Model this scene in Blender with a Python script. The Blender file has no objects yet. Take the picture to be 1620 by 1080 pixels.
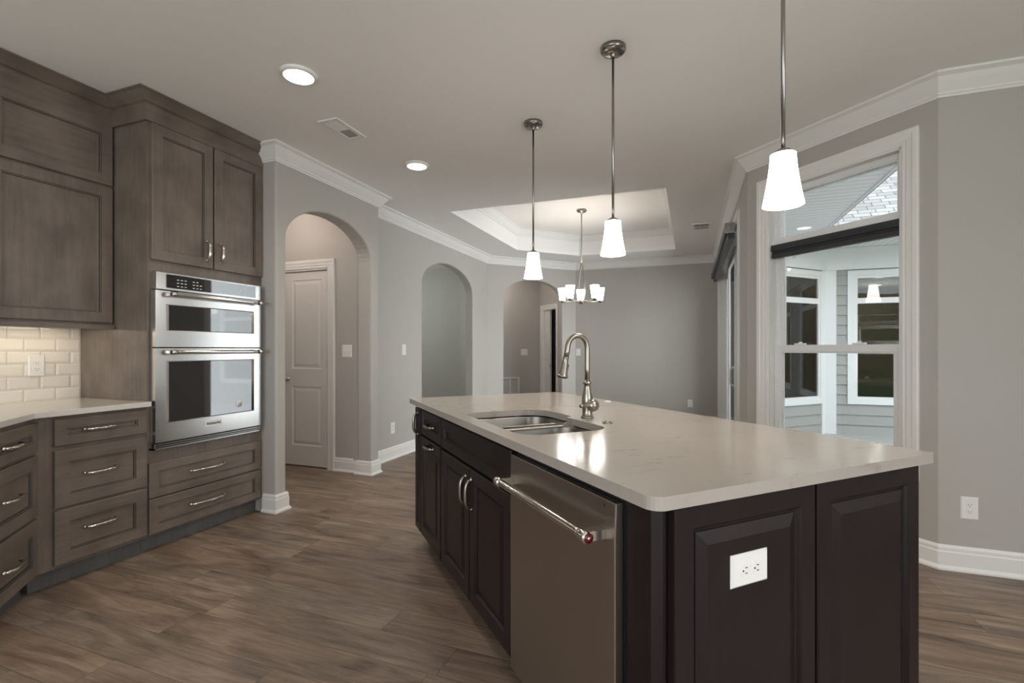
import bpy, bmesh, math, random
from mathutils import Vector, Matrix
from math import sin, cos, pi, radians, sqrt
random.seed(7)
SC = bpy.context.scene
COL = SC.collection

# ------------------------------------------------------------------ camera
YAW = radians(20.3)
cam_d = bpy.data.cameras.new('camera'); cam = bpy.data.objects.new('camera', cam_d); COL.objects.link(cam)
cam_d.sensor_width = 36.0; cam_d.lens = 36.0 * 765 / 1620
cam_d.shift_y = 12.0 / 1620
cam_d.clip_start = 0.02; cam_d.clip_end = 200
cam.location = (0, 0, 1.225); cam.rotation_euler = (pi / 2, 0, YAW)
SC.camera = cam

# ------------------------------------------------------------------ view, world, lights
SC.view_settings.view_transform = 'Standard'
SC.view_settings.look = 'None'
SC.view_settings.gamma = 1.0
SC.view_settings.use_curve_mapping = False
SC.view_settings.exposure = 0.50
SC.cycles.use_denoising = True
SC.cycles.max_bounces = 10
SC.cycles.diffuse_bounces = 5
SC.cycles.transparent_max_bounces = 16
SC.cycles.sample_clamp_indirect = 6.0
SC.cycles.caustics_reflective = False
SC.cycles.caustics_refractive = False

world = bpy.data.worlds.new('World'); SC.world = world; world.use_nodes = True
nt = world.node_tree; nt.nodes.clear()
wo = nt.nodes.new('ShaderNodeOutputWorld'); bg = nt.nodes.new('ShaderNodeBackground')
bg.inputs[0].default_value = (0.96, 0.98, 1.0, 1); bg.inputs[1].default_value = 2.15
nt.links.new(bg.outputs[0], wo.inputs[0])


def area(name, loc, direction, sx, sy, power, color=(1, 1, 1), spread=pi):
    d = bpy.data.lights.new(name, 'AREA'); d.shape = 'RECTANGLE'; d.size = sx; d.size_y = sy
    d.energy = power; d.color = color; d.spread = spread
    o = bpy.data.objects.new(name, d); COL.objects.link(o); o.location = loc
    o.rotation_euler = Vector(direction).to_track_quat('-Z', 'Y').to_euler()
    return o


# daylight coming in through the windows behind the camera; portals guide the sky light in at the glazing ahead
area('daylight_back', (-1.0, -3.25, 1.4), (0, 1, 0.7), 3.6, 2.0, 55, (0.95, 0.98, 1.0))
area('daylight_right', (3.40, -0.9, 1.4), (-1, -0.1, 0.75), 1.9, 2.0, 80, (0.95, 0.98, 1.0))
area('daylight_slider', (0.575, 6.62, 1.22), (-1, 0, 0), 3.3, 2.2, 56, (0.93, 0.965, 1.0), radians(150))
area('portal_slider', (0.60, 6.62, 1.2), (-1, 0, 0), 2.3, 3.25, 1).data.cycles.is_portal = True
area('portal_window', (0.42 + 0.627 * 0.7071 + 0.12, 4.25 - 0.627 * 0.7071 + 0.12, 1.5), (-1, -1, 0), 1.9, 0.9, 1).data.cycles.is_portal = True

# ------------------------------------------------------------------ materials


def mat(name):
    m = bpy.data.materials.new(name); m.use_nodes = True
    return m, m.node_tree, m.node_tree.nodes['Principled BSDF']


def plain(name, col, rough=0.5, metal=0.0, spec=0.5, bump=0.0, bscale=60, coat=0.0, var=0.0):
    m, t, b = mat(name)
    b.inputs['Base Color'].default_value = (*col, 1); b.inputs['Roughness'].default_value = rough
    b.inputs['Metallic'].default_value = metal; b.inputs['Specular IOR Level'].default_value = spec
    b.inputs['Coat Weight'].default_value = coat
    tc = t.nodes.new('ShaderNodeTexCoord'); n = t.nodes.new('ShaderNodeTexNoise')
    n.inputs['Scale'].default_value = bscale; t.links.new(tc.outputs['Object'], n.inputs['Vector'])
    if bump:
        bp = t.nodes.new('ShaderNodeBump'); bp.inputs['Strength'].default_value = bump; bp.inputs['Distance'].default_value = 0.002
        t.links.new(n.outputs['Fac'], bp.inputs['Height']); t.links.new(bp.outputs[0], b.inputs['Normal'])
    r = t.nodes.new('ShaderNodeMapRange'); r.inputs['To Min'].default_value = max(0, rough - 0.03 - var); r.inputs['To Max'].default_value = rough + 0.03 + var
    t.links.new(n.outputs['Fac'], r.inputs['Value']); t.links.new(r.outputs[0], b.inputs['Roughness'])
    return m


def emit(name, col, strength):
    m = bpy.data.materials.new(name); m.use_nodes = True; t = m.node_tree; t.nodes.clear()
    o = t.nodes.new('ShaderNodeOutputMaterial'); e = t.nodes.new('ShaderNodeEmission')
    e.inputs[0].default_value = (*col, 1); e.inputs[1].default_value = strength
    t.links.new(e.outputs[0], o.inputs[0]); return m


def wood(name, c1, c2, rough, stretch=(14, 14, 1.2), mott=0.5, coat=0.0, c3=None):
    m, t, b = mat(name)
    tc = t.nodes.new('ShaderNodeTexCoord'); mp = t.nodes.new('ShaderNodeMapping')
    mp.inputs['Scale'].default_value = stretch
    t.links.new(tc.outputs['Object'], mp.inputs[0])
    n1 = t.nodes.new('ShaderNodeTexNoise'); n1.inputs['Scale'].default_value = 3.0; n1.inputs['Detail'].default_value = 8; n1.inputs['Roughness'].default_value = 0.65
    t.links.new(mp.outputs[0], n1.inputs['Vector'])
    n2 = t.nodes.new('ShaderNodeTexNoise'); n2.inputs['Scale'].default_value = 5.0; n2.inputs['Detail'].default_value = 3
    t.links.new(tc.outputs['Object'], n2.inputs['Vector'])
    mx = t.nodes.new('ShaderNodeMix'); mx.inputs[0].default_value = mott
    t.links.new(n1.outputs['Fac'], mx.inputs[2]); t.links.new(n2.outputs['Fac'], mx.inputs[3])
    r = t.nodes.new('ShaderNodeValToRGB'); r.color_ramp.elements[0].position = 0.33; r.color_ramp.elements[1].position = 0.68
    r.color_ramp.elements[0].color = (*c1, 1); r.color_ramp.elements[1].color = (*c2, 1)
    t.links.new(mx.outputs[0], r.inputs[0]); t.links.new(r.outputs[0], b.inputs['Base Color'])
    b.inputs['Roughness'].default_value = rough; b.inputs['Coat Weight'].default_value = coat; b.inputs['Coat Roughness'].default_value = 0.25
    bp = t.nodes.new('ShaderNodeBump'); bp.inputs['Strength'].default_value = 0.08; bp.inputs['Distance'].default_value = 0.001
    t.links.new(n1.outputs['Fac'], bp.inputs['Height']); t.links.new(bp.outputs[0], b.inputs['Normal'])
    return m


def steel(name, col=(0.60, 0.585, 0.56), rough=0.26, axis=(1.0, 200.0, 200.0)):
    m, t, b = mat(name)
    b.inputs['Base Color'].default_value = (*col, 1); b.inputs['Metallic'].default_value = 1.0
    tc = t.nodes.new('ShaderNodeTexCoord'); mp = t.nodes.new('ShaderNodeMapping'); mp.inputs['Scale'].default_value = axis
    t.links.new(tc.outputs['Object'], mp.inputs[0])
    n = t.nodes.new('ShaderNodeTexNoise'); n.inputs['Scale'].default_value = 4.0; n.inputs['Detail'].default_value = 4
    t.links.new(mp.outputs[0], n.inputs['Vector'])
    r = t.nodes.new('ShaderNodeMapRange'); r.inputs['To Min'].default_value = rough - 0.05; r.inputs['To Max'].default_value = rough + 0.07
    t.links.new(n.outputs['Fac'], r.inputs['Value']); t.links.new(r.outputs[0], b.inputs['Roughness'])
    bp = t.nodes.new('ShaderNodeBump'); bp.inputs['Strength'].default_value = 0.04; bp.inputs['Distance'].default_value = 0.0006
    t.links.new(n.outputs['Fac'], bp.inputs['Height']); t.links.new(bp.outputs[0], b.inputs['Normal'])
    return m


def pane_mat(name, tint=(0.96, 0.98, 0.98), refl=1.0):
    m = bpy.data.materials.new(name); m.use_nodes = True; t = m.node_tree; t.nodes.clear()
    o = t.nodes.new('ShaderNodeOutputMaterial'); mx = t.nodes.new('ShaderNodeMixShader')
    tr = t.nodes.new('ShaderNodeBsdfTransparent'); tr.inputs[0].default_value = (*tint, 1)
    gl = t.nodes.new('ShaderNodeBsdfGlossy'); gl.inputs['Roughness'].default_value = 0.01; gl.inputs[0].default_value = (1, 1, 1, 1)
    fr = t.nodes.new('ShaderNodeFresnel'); fr.inputs[0].default_value = 1.45
    ml = t.nodes.new('ShaderNodeMath'); ml.operation = 'MULTIPLY'; ml.inputs[1].default_value = refl; ml.use_clamp = True
    t.links.new(fr.outputs[0], ml.inputs[0]); t.links.new(ml.outputs[0], mx.inputs[0])
    t.links.new(tr.outputs[0], mx.inputs[1]); t.links.new(gl.outputs[0], mx.inputs[2]); t.links.new(mx.outputs[0], o.inputs[0])
    return m


def floor_mat():
    m, t, b = mat('vinyl_plank')
    N = t.nodes.new; Lk = t.links.new
    tc = N('ShaderNodeTexCoord'); sp = N('ShaderNodeSeparateXYZ'); Lk(tc.outputs['Object'], sp.inputs[0])

    def math_(op, a, bb=None, clamp=False):
        n = N('ShaderNodeMath'); n.operation = op; n.use_clamp = clamp
        for i, x in enumerate((a, bb)):
            if x is None: continue
            if isinstance(x, (int, float)): n.inputs[i].default_value = x
            else: Lk(x, n.inputs[i])
        return n.outputs[0]
    PW, PL = 0.178, 1.22
    ry = math_('DIVIDE', sp.outputs[1], PW); row = math_('FLOOR', ry)
    wn = N('ShaderNodeTexWhiteNoise'); wn.noise_dimensions = '1D'; Lk(row, wn.inputs['W'])
    off = math_('MULTIPLY', wn.outputs['Value'], 7.3)
    rx = math_('ADD', math_('DIVIDE', sp.outputs[0], PL), off); colm = math_('FLOOR', rx)
    cid = N('ShaderNodeCombineXYZ'); Lk(row, cid.inputs[0]); Lk(colm, cid.inputs[1])
    w2 = N('ShaderNodeTexWhiteNoise'); w2.noise_dimensions = '2D'; Lk(cid.outputs[0], w2.inputs['Vector'])
    # grain
    va = N('ShaderNodeVectorMath'); va.operation = 'MULTIPLY_ADD'
    Lk(w2.outputs['Color'], va.inputs[0]); va.inputs[1].default_value = (17, 13, 11); Lk(tc.outputs['Object'], va.inputs[2])
    mp = N('ShaderNodeMapping'); mp.inputs['Scale'].default_value = (1.25, 8.0, 1); Lk(va.outputs[0], mp.inputs[0])
    n0 = N('ShaderNodeTexNoise'); n0.inputs['Scale'].default_value = 0.9; n0.inputs['Detail'].default_value = 2; Lk(mp.outputs[0], n0.inputs['Vector'])
    # warp for cathedral figure
    vm = N('ShaderNodeVectorMath'); vm.operation = 'MULTIPLY_ADD'; Lk(n0.outputs['Color'], vm.inputs[0]); vm.inputs[1].default_value = (1.2, 2.6, 0); Lk(mp.outputs[0], vm.inputs[2])
    n1 = N('ShaderNodeTexNoise'); n1.inputs['Scale'].default_value = 1.5; n1.inputs['Detail'].default_value = 9; n1.inputs['Roughness'].default_value = 0.62; Lk(vm.outputs[0], n1.inputs['Vector'])
    mp2 = N('ShaderNodeMapping'); mp2.inputs['Scale'].default_value = (3, 70, 1); Lk(va.outputs[0], mp2.inputs[0])
    n2 = N('ShaderNodeTexNoise'); n2.inputs['Scale'].default_value = 1.5; n2.inputs['Detail'].default_value = 4; Lk(mp2.outputs[0], n2.inputs['Vector'])
    g = math_('ADD', math_('MULTIPLY', n1.outputs['Fac'], 0.76), math_('MULTIPLY', n2.outputs['Fac'], 0.24))
    g = math_('ADD', g, math_('MULTIPLY', math_('SUBTRACT', w2.outputs['Value'], 0.5), 0.055))
    cr = N('ShaderNodeValToRGB'); e = cr.color_ramp.elements
    e[0].position = 0.32; e[0].color = (0.070, 0.048, 0.036, 1)
    e[1].position = 0.64; e[1].color = (0.345, 0.262, 0.200, 1)
    x = e.new(0.42); x.color = (0.158, 0.117, 0.089, 1)
    x = e.new(0.51); x.color = (0.225, 0.167, 0.127, 1)
    Lk(g, cr.inputs[0])
    # pale and rosy planks
    hs = N('ShaderNodeHueSaturation'); Lk(cr.outputs[0], hs.inputs['Color'])
    sepc = N('ShaderNodeSeparateColor'); Lk(w2.outputs['Color'], sepc.inputs[0])
    mr = N('ShaderNodeMapRange'); mr.inputs['To Min'].default_value = 0.95; mr.inputs['To Max'].default_value = 1.15; Lk(sepc.outputs[1], mr.inputs['Value']); Lk(mr.outputs[0], hs.inputs['Saturation'])
    # scattered knots
    mk_ = N('ShaderNodeMapping'); mk_.inputs['Scale'].default_value = (1.5, 3.4, 1); Lk(va.outputs[0], mk_.inputs[0])
    vo = N('ShaderNodeTexVoronoi'); vo.inputs['Scale'].default_value = 1.0; Lk(mk_.outputs[0], vo.inputs['Vector'])
    kd = N('ShaderNodeMapRange'); kd.interpolation_type = 'SMOOTHSTEP'; kd.inputs['From Min'].default_value = 0.02; kd.inputs['From Max'].default_value = 0.13; kd.inputs['To Min'].default_value = 0.80; Lk(math_('ADD', vo.outputs['Distance'], math_('MULTIPLY', math_('SUBTRACT', n2.outputs['Fac'], 0.5), 0.14)), kd.inputs['Value'])
    # seams
    fy = math_('FRACT', ry); fx = math_('FRACT', rx)
    ey = math_('MULTIPLY', math_('MINIMUM', fy, math_('SUBTRACT', 1, fy)), PW)
    ex = math_('MULTIPLY', math_('MINIMUM', fx, math_('SUBTRACT', 1, fx)), PL)
    ed = math_('MINIMUM', ex, ey)
    kx = N('ShaderNodeMix'); kx.data_type = 'RGBA'; kx.blend_type = 'MULTIPLY'; kx.inputs[0].default_value = 1.0; Lk(hs.outputs[0], kx.inputs[6]); Lk(kd.outputs[0], kx.inputs[7])
    sm = N('ShaderNodeMapRange'); sm.inputs['From Max'].default_value = 0.0022; sm.inputs['To Min'].default_value = 0.35; Lk(ed, sm.inputs['Value'])
    mx = N('ShaderNodeMix'); mx.data_type = 'RGBA'; mx.blend_type = 'MULTIPLY'; mx.inputs[0].default_value = 1.0
    Lk(kx.outputs[2], mx.inputs[6]); Lk(sm.outputs[0], mx.inputs[7]); Lk(mx.outputs[2], b.inputs['Base Color'])
    rr = N('ShaderNodeMapRange'); rr.inputs['To Min'].default_value = 0.36; rr.inputs['To Max'].default_value = 0.52; Lk(n2.outputs['Fac'], rr.inputs['Value']); Lk(rr.outputs[0], b.inputs['Roughness'])
    bp = N('ShaderNodeBump'); bp.inputs['Strength'].default_value = 0.25; bp.inputs['Distance'].default_value = 0.002
    Lk(math_('ADD', math_('MULTIPLY', n2.outputs['Fac'], 0.3), sm.outputs[0]), bp.inputs['Height']); Lk(bp.outputs[0], b.inputs['Normal'])
    b.inputs['Specular IOR Level'].default_value = 0.45
    return m


def quartz_mat(name, base, vein):
    m, t, b = mat(name); N = t.nodes.new; Lk = t.links.new
    tc = N('ShaderNodeTexCoord')
    n = N('ShaderNodeTexNoise'); n.inputs['Scale'].default_value = 2.2; n.inputs['Detail'].default_value = 6; n.inputs['Distortion'].default_value = 1.2; Lk(tc.outputs['Object'], n.inputs['Vector'])
    mp = N('ShaderNodeMapping'); mp.inputs['Scale'].default_value = (9, 3.2, 3); mp.inputs['Rotation'].default_value = (0, 0, 0.6); Lk(tc.outputs['Object'], mp.inputs[0])
    n2 = N('ShaderNodeTexNoise'); n2.inputs['Scale'].default_value = 3.4; n2.inputs['Detail'].default_value = 8; n2.inputs['Roughness'].default_value = 0.7; Lk(mp.outputs[0], n2.inputs['Vector'])
    cr = N('ShaderNodeValToRGB'); cr.color_ramp.elements[0].position = 0.25; cr.color_ramp.elements[0].color = (*vein, 1)
    cr.color_ramp.elements[1].position = 0.42; cr.color_ramp.elements[1].color = (*base, 1); Lk(n2.outputs['Fac'], cr.inputs[0])
    r2 = N('ShaderNodeMapRange'); r2.inputs['To Min'].default_value = 0.92; r2.inputs['To Max'].default_value = 1.05; Lk(n.outputs['Fac'], r2.inputs['Value'])
    mx = N('ShaderNodeMix'); mx.data_type = 'RGBA'; mx.blend_type = 'MULTIPLY'; mx.inputs[0].default_value = 1
    Lk(cr.outputs[0], mx.inputs[6]); Lk(r2.outputs[0], mx.inputs[7]); Lk(mx.outputs[2], b.inputs['Base Color'])
    b.inputs['Roughness'].default_value = 0.13; b.inputs['Specular IOR Level'].default_value = 0.55
    return m


def shingle_mat():
    m, t, b = mat('roof_shingle'); N = t.nodes.new; Lk = t.links.new
    tc = N('ShaderNodeTexCoord'); br = N('ShaderNodeTexBrick')
    br.inputs['Scale'].default_value = 1.0; br.inputs['Brick Width'].default_value = 0.24; br.inputs['Row Height'].default_value = 0.115
    br.inputs['Mortar Size'].default_value = 0.006; br.inputs['Color1'].default_value = (0.42, 0.43, 0.43, 1); br.inputs['Color2'].default_value = (0.25, 0.26, 0.265, 1)
    br.inputs['Mortar'].default_value = (0.07, 0.07, 0.08, 1); br.offset = 0.37
    mp = N('ShaderNodeMapping'); Lk(tc.outputs['Object'], mp.inputs[0]); Lk(mp.outputs[0], br.inputs['Vector'])
    Lk(br.outputs['Color'], b.inputs['Base Color']); b.inputs['Roughness'].default_value = 0.9
    return m


def ground_mat(name, c1, c2, scale):
    m, t, b = mat(name); N = t.nodes.new; Lk = t.links.new
    tc = N('ShaderNodeTexCoord'); n = N('ShaderNodeTexNoise'); n.inputs['Scale'].default_value = scale; n.inputs['Detail'].default_value = 8; Lk(tc.outputs['Object'], n.inputs['Vector'])
    cr = N('ShaderNodeValToRGB'); cr.color_ramp.elements[0].position = 0.4; cr.color_ramp.elements[1].position = 0.6
    cr.color_ramp.elements[0].color = (*c1, 1); cr.color_ramp.elements[1].color = (*c2, 1); Lk(n.outputs['Fac'], cr.inputs[0]); Lk(cr.outputs[0], b.inputs['Base Color'])
    b.inputs['Roughness'].default_value = 0.95
    return m


M = {}
M['wall'] = plain('wall_paint', (0.450, 0.430, 0.402), 0.62, bump=0.05, bscale=220, spec=0.3)
M['ceil'] = plain('ceiling_paint', (0.86, 0.85, 0.835), 0.75, bump=0.05, bscale=180, spec=0.2)
M['tray'] = plain('tray_paint', (0.84, 0.82, 0.80), 0.7, bump=0.04, bscale=180, spec=0.2)
M['trim'] = plain('trim_paint', (0.78, 0.77, 0.75), 0.32, spec=0.5)
M['door'] = plain('door_paint', (0.74, 0.725, 0.70), 0.36, spec=0.5)
M['floor'] = floor_mat()
M['taupe'] = wood('taupe_stained_maple', (0.110, 0.087, 0.071), (0.212, 0.170, 0.140), 0.40, mott=0.6, coat=0.15)
M['taupe_h'] = wood('taupe_stained_maple_rail', (0.110, 0.087, 0.071), (0.212, 0.170, 0.140), 0.40, (1.2, 14, 14), mott=0.6, coat=0.15)
M['toe'] = wood('toe_kick_stain', (0.085, 0.082, 0.080), (0.14, 0.135, 0.13), 0.5)
M['espresso'] = wood('espresso_stained_wood', (0.0085, 0.0050, 0.0056), (0.0165, 0.0095, 0.0098), 0.36, mott=0.35, coat=0.0)
M['espresso'].node_tree.nodes['Principled BSDF'].inputs['Specular IOR Level'].default_value = 0.33
M['glaze'] = plain('dark_glaze_line', (0.035, 0.026, 0.020), 0.45)
M['dark'] = plain('shadow_gap_black', (0.012, 0.011, 0.010), 0.6)
M['quartz'] = quartz_mat('island_quartz', (0.385, 0.352, 0.318), (0.275, 0.25, 0.22))
M['quartz2'] = quartz_mat('counter_quartz', (0.70, 0.67, 0.62), (0.56, 0.53, 0.49))
M['steel'] = steel('brushed_steel', (0.66, 0.65, 0.64), 0.22)
M['steel_v'] = steel('brushed_steel_panel', (0.43, 0.405, 0.375), 0.30)
M['sinksteel'] = steel('sink_steel', (0.27, 0.25, 0.225), 0.34, (60, 2, 60))
M['nickel'] = plain('brushed_nickel', (0.33, 0.30, 0.265), 0.30, metal=1.0, bscale=90)
M['chrome'] = plain('polished_nickel', (0.72, 0.69, 0.65), 0.14, metal=1.0, bscale=90)
M['iron'] = plain('satin_grey_metal', (0.30, 0.285, 0.27), 0.24, metal=1.0, bscale=90)
M['black_glass'] = plain('black_glass', (0.012, 0.013, 0.014), 0.03, spec=1.0, coat=1.0)
M['black'] = plain('black_plastic', (0.02, 0.02, 0.022), 0.35)
M['red'] = plain('red_medallion', (0.10, 0.004, 0.004), 0.25)
M['white'] = plain('white_plastic', (0.80, 0.79, 0.77), 0.30, spec=0.5)
M['slot'] = plain('slot_dark', (0.03, 0.03, 0.03), 0.6)
M['tile'] = plain('glazed_tile', (0.78, 0.735, 0.67), 0.07, spec=0.6, bscale=25)
M['grout'] = plain('grout', (0.58, 0.53, 0.46), 0.8)
M['vinyl'] = plain('white_vinyl', (0.80, 0.81, 0.81), 0.28)
M['ext_white'] = plain('exterior_white_trim', (0.80, 0.83, 0.84), 0.5)
M['siding'] = plain('grey_siding', (0.37, 0.38, 0.37), 0.6)
M['soffit'] = plain('soffit_white', (0.84, 0.86, 0.87), 0.5)
M['gutter'] = plain('grey_gutter', (0.20, 0.21, 0.22), 0.4)
M['blind'] = plain('charcoal_blind', (0.030, 0.031, 0.036), 0.45)
M['blind2'] = plain('grey_shade_fabric', (0.14, 0.145, 0.16), 0.6)
M['vent_dark'] = plain('vent_throat', (0.035, 0.033, 0.030), 0.6)
M['pane'] = pane_mat('window_pane')
M['pane_dark'] = pane_mat('porch_window_pane', (0.50, 0.53, 0.52), 1.5)
M['shade_glow'] = emit('lit_glass_shade', (1.0, 0.94, 0.86), 9.0)
M['shade_small'] = emit('lit_chandelier_glass', (1.0, 0.95, 0.90), 11.0)
M['led'] = emit('led_diffuser', (1.0, 0.96, 0.90), 6.0)
M['shingle'] = shingle_mat()
M['patio'] = ground_mat('patio_concrete', (0.42, 0.42, 0.41), (0.50, 0.50, 0.49), 30)
M['grass'] = ground_mat('lawn_grass', (0.05, 0.09, 0.03), (0.10, 0.15, 0.05), 12)
M['bank'] = ground_mat('earth_bank', (0.20, 0.12, 0.06), (0.12, 0.14, 0.05), 2.5)
M['leaf'] = ground_mat('foliage', (0.03, 0.07, 0.02), (0.09, 0.15, 0.05), 6)
M['bark'] = plain('bark', (0.10, 0.075, 0.055), 0.9, bump=0.4, bscale=20)
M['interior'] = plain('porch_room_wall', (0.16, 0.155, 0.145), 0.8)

# ------------------------------------------------------------------ geometry helpers


class G:
    """collects shapes into one mesh"""

    def __init__(s): s.bm = bmesh.new(); s.mi = 0

    def _mi(s, faces):
        for f in faces: f.material_index = s.mi

    def box(s, x0, x1, y0, y1, z0, z1, m=None, bev=0.0):
        vs = [Vector((x, y, z)) for x in (x0, x1) for y in (y0, y1) for z in (z0, z1)]
        if m is not None: vs = [m @ v for v in vs]
        v = [s.bm.verts.new(p) for p in vs]
        idx = [(0, 1, 3, 2), (4, 6, 7, 5), (0, 4, 5, 1), (2, 3, 7, 6), (0, 2, 6, 4), (1, 5, 7, 3)]
        fs = [s.bm.faces.new([v[i] for i in q]) for q in idx]
        s._mi(fs)
        if bev:
            es = list({e for f in fs for e in f.edges})
            bmesh.ops.bevel(s.bm, geom=es, offset=bev, segments=2, profile=0.7, affect='EDGES')
        return s

    def prism(s, pts, z0, z1, m=None):
        """polygon in xy extruded in z; m maps afterwards"""
        a = [Vector((p[0], p[1], z0)) for p in pts]; b = [Vector((p[0], p[1], z1)) for p in pts]
        if m is not None: a = [m @ p for p in a]; b = [m @ p for p in b]
        va = [s.bm.verts.new(p) for p in a]; vb = [s.bm.verts.new(p) for p in b]
        n = len(pts); fs = [s.bm.faces.new(va[::-1]), s.bm.faces.new(vb)]
        for i in range(n): fs.append(s.bm.faces.new((va[i], va[(i + 1) % n], vb[(i + 1) % n], vb[i])))
        s._mi(fs); return s

    def lathe(s, prof, m=None, seg=32, caps=True):
        rings = []
        for r, z in prof:
            ring = []
            for k in range(seg):
                a = 2 * pi * k / seg; p = Vector((r * cos(a), r * sin(a), z))
                if m is not None: p = m @ p
                ring.append(s.bm.verts.new(p))
            rings.append(ring)
        fs = []
        for a, b in zip(rings, rings[1:]):
            for k in range(seg): fs.append(s.bm.faces.new((a[k], a[(k + 1) % seg], b[(k + 1) % seg], b[k])))
        if caps:
            if prof[0][0] > 1e-5: fs.append(s.bm.faces.new(rings[0][::-1]))
            if prof[-1][0] > 1e-5: fs.append(s.bm.faces.new(rings[-1]))
        for f in fs: f.smooth = True
        s._mi(fs); return s

    def tube(s, pts, rad, seg=12, flat=1.0):
        pts = [Vector(p) for p in pts]; n = len(pts)
        if not isinstance(rad, (list, tuple)): rad = [rad] * n
        tang = []
        for i in range(n):
            d = pts[min(i + 1, n - 1)] - pts[max(i - 1, 0)]; tang.append(d.normalized())
        up = Vector((0, 0, 1)) if abs(tang[0].z) < 0.9 else Vector((1, 0, 0))
        nrm = tang[0].cross(up).normalized(); rings = []
        for i in range(n):
            nrm = (nrm - tang[i] * nrm.dot(tang[i])).normalized(); bn = tang[i].cross(nrm)
            rings.append([s.bm.verts.new(pts[i] + (nrm * cos(2 * pi * k / seg) + bn * sin(2 * pi * k / seg) * flat) * rad[i]) for k in range(seg)])
        fs = []
        for a, b in zip(rings, rings[1:]):
            for k in range(seg): fs.append(s.bm.faces.new((a[k], b[k], b[(k + 1) % seg], a[(k + 1) % seg])))
        fs.append(s.bm.faces.new(rings[0])); fs.append(s.bm.faces.new(rings[-1][::-1]))
        for f in fs: f.smooth = True
        s._mi(fs); return s

    def rings(s, rects, m=None, back=True):
        """concentric rectangles (x0,x1,z0,z1,y); the last is filled, the first gets a back"""
        rs = []
        for x0, x1, z0, z1, y in rects:
            ps = [Vector((x0, y, z0)), Vector((x1, y, z0)), Vector((x1, y, z1)), Vector((x0, y, z1))]
            if m is not None: ps = [m @ p for p in ps]
            rs.append([s.bm.verts.new(p) for p in ps])
        fs = []
        for a, b in zip(rs, rs[1:]):
            for k in range(4): fs.append(s.bm.faces.new((a[k], a[(k + 1) % 4], b[(k + 1) % 4], b[k])))
        fs.append(s.bm.faces.new(rs[-1]))
        if back: fs.append(s.bm.faces.new(rs[0][::-1]))
        s._mi(fs); return s

    def sweep(s, path, prof, closed=False):
        """mitred sweep of prof [(out,z)] along a 2D path, out = right of the travel direction"""
        P = [Vector((p[0], p[1])) for p in path]; n = len(P); rows = []
        for i in range(n):
            dirs = []
            if closed or i > 0: dirs.append((P[i] - P[i - 1]).normalized())
            if closed or i < n - 1: dirs.append((P[(i + 1) % n] - P[i]).normalized())
            ns = [Vector((d.y, -d.x)) for d in dirs]
            if len(ns) == 2:
                b = (ns[0] + ns[1]).normalized(); b = b / max(0.2, b.dot(ns[0]))
            else: b = ns[0]
            rows.append([s.bm.verts.new((P[i].x + b.x * o, P[i].y + b.y * o, z)) for o, z in prof])
        fs = []; k = len(prof)
        rng = range(n) if closed else range(n - 1)
        for i in rng:
            a, b = rows[i], rows[(i + 1) % n]
            for j in range(k): fs.append(s.bm.faces.new((a[j], b[j], b[(j + 1) % k], a[(j + 1) % k])))
        if not closed: fs += [s.bm.faces.new(rows[0]), s.bm.faces.new(rows[-1][::-1])]
        s._mi(fs); return s

    def build(s, name, mats, parent=None, smooth=False, loc=None, rz=0.0):
        bmesh.ops.recalc_face_normals(s.bm, faces=s.bm.faces[:])
        me = bpy.data.meshes.new(name); s.bm.to_mesh(me); s.bm.free()
        for m in (mats if isinstance(mats, (list, tuple)) else [mats]): me.materials.append(m)
        o = bpy.data.objects.new(name, me); COL.objects.link(o)
        if loc is not None: o.location = loc; o.rotation_euler = (0, 0, rz)
        if parent is not None: o.parent = parent
        if smooth:
            for p in me.polygons: p.use_smooth = True
        return o


def tag(o, label=None, cat=None, group=None, kind=None):
    if label: o['label'] = label
    if cat: o['category'] = cat
    if group: o['group'] = group
    if kind: o['kind'] = kind
    return o


def thing(name, label, cat, loc=(0, 0, 0), rz=0.0, group=None):
    o = bpy.data.objects.new(name, None); COL.objects.link(o); o.location = loc; o.rotation_euler = (0, 0, rz)
    o.empty_display_size = 0.1
    return tag(o, label, cat, group)


def struct(o): o['kind'] = 'structure'; return o


def copy_tree(o, parent=None):
    c = o.copy(); COL.objects.link(c)
    if parent is not None: c.parent = parent
    for ch in list(o.children): copy_tree(ch, c)
    return c


def arch_pts(a, b, spring, apex, n=24):
    c = (a + b) / 2; r = (b - a) / 2
    return [(c - r * cos(pi * k / n), spring + (apex - spring) * sin(pi * k / n)) for k in range(n + 1)]


s2 = sqrt(0.5)
U = Vector((s2, -s2, 0)); V = Vector((s2, s2, 0)); OI = Vector((-1.65, 2.63, 0))


def isl(u, v, z=0.0): return OI + U * u + V * v + Vector((0, 0, z))


HC = 2.745          # ceiling
DZ = Vector((0, 0, 1))


def wall_frame(p0, p1):
    """local: x along p0->p1, y away from the room (left of travel = outside when the room is on the right), z up"""
    d = Vector((p1[0] - p0[0], p1[1] - p0[1], 0)); L = d.length; d.normalize()
    out = Vector((-d.y, d.x, 0))
    m = Matrix(((d.x, out.x, 0, p0[0]), (d.y, out.y, 0, p0[1]), (0, 0, 1, 0), (0, 0, 0, 1)))
    return m, L


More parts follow.
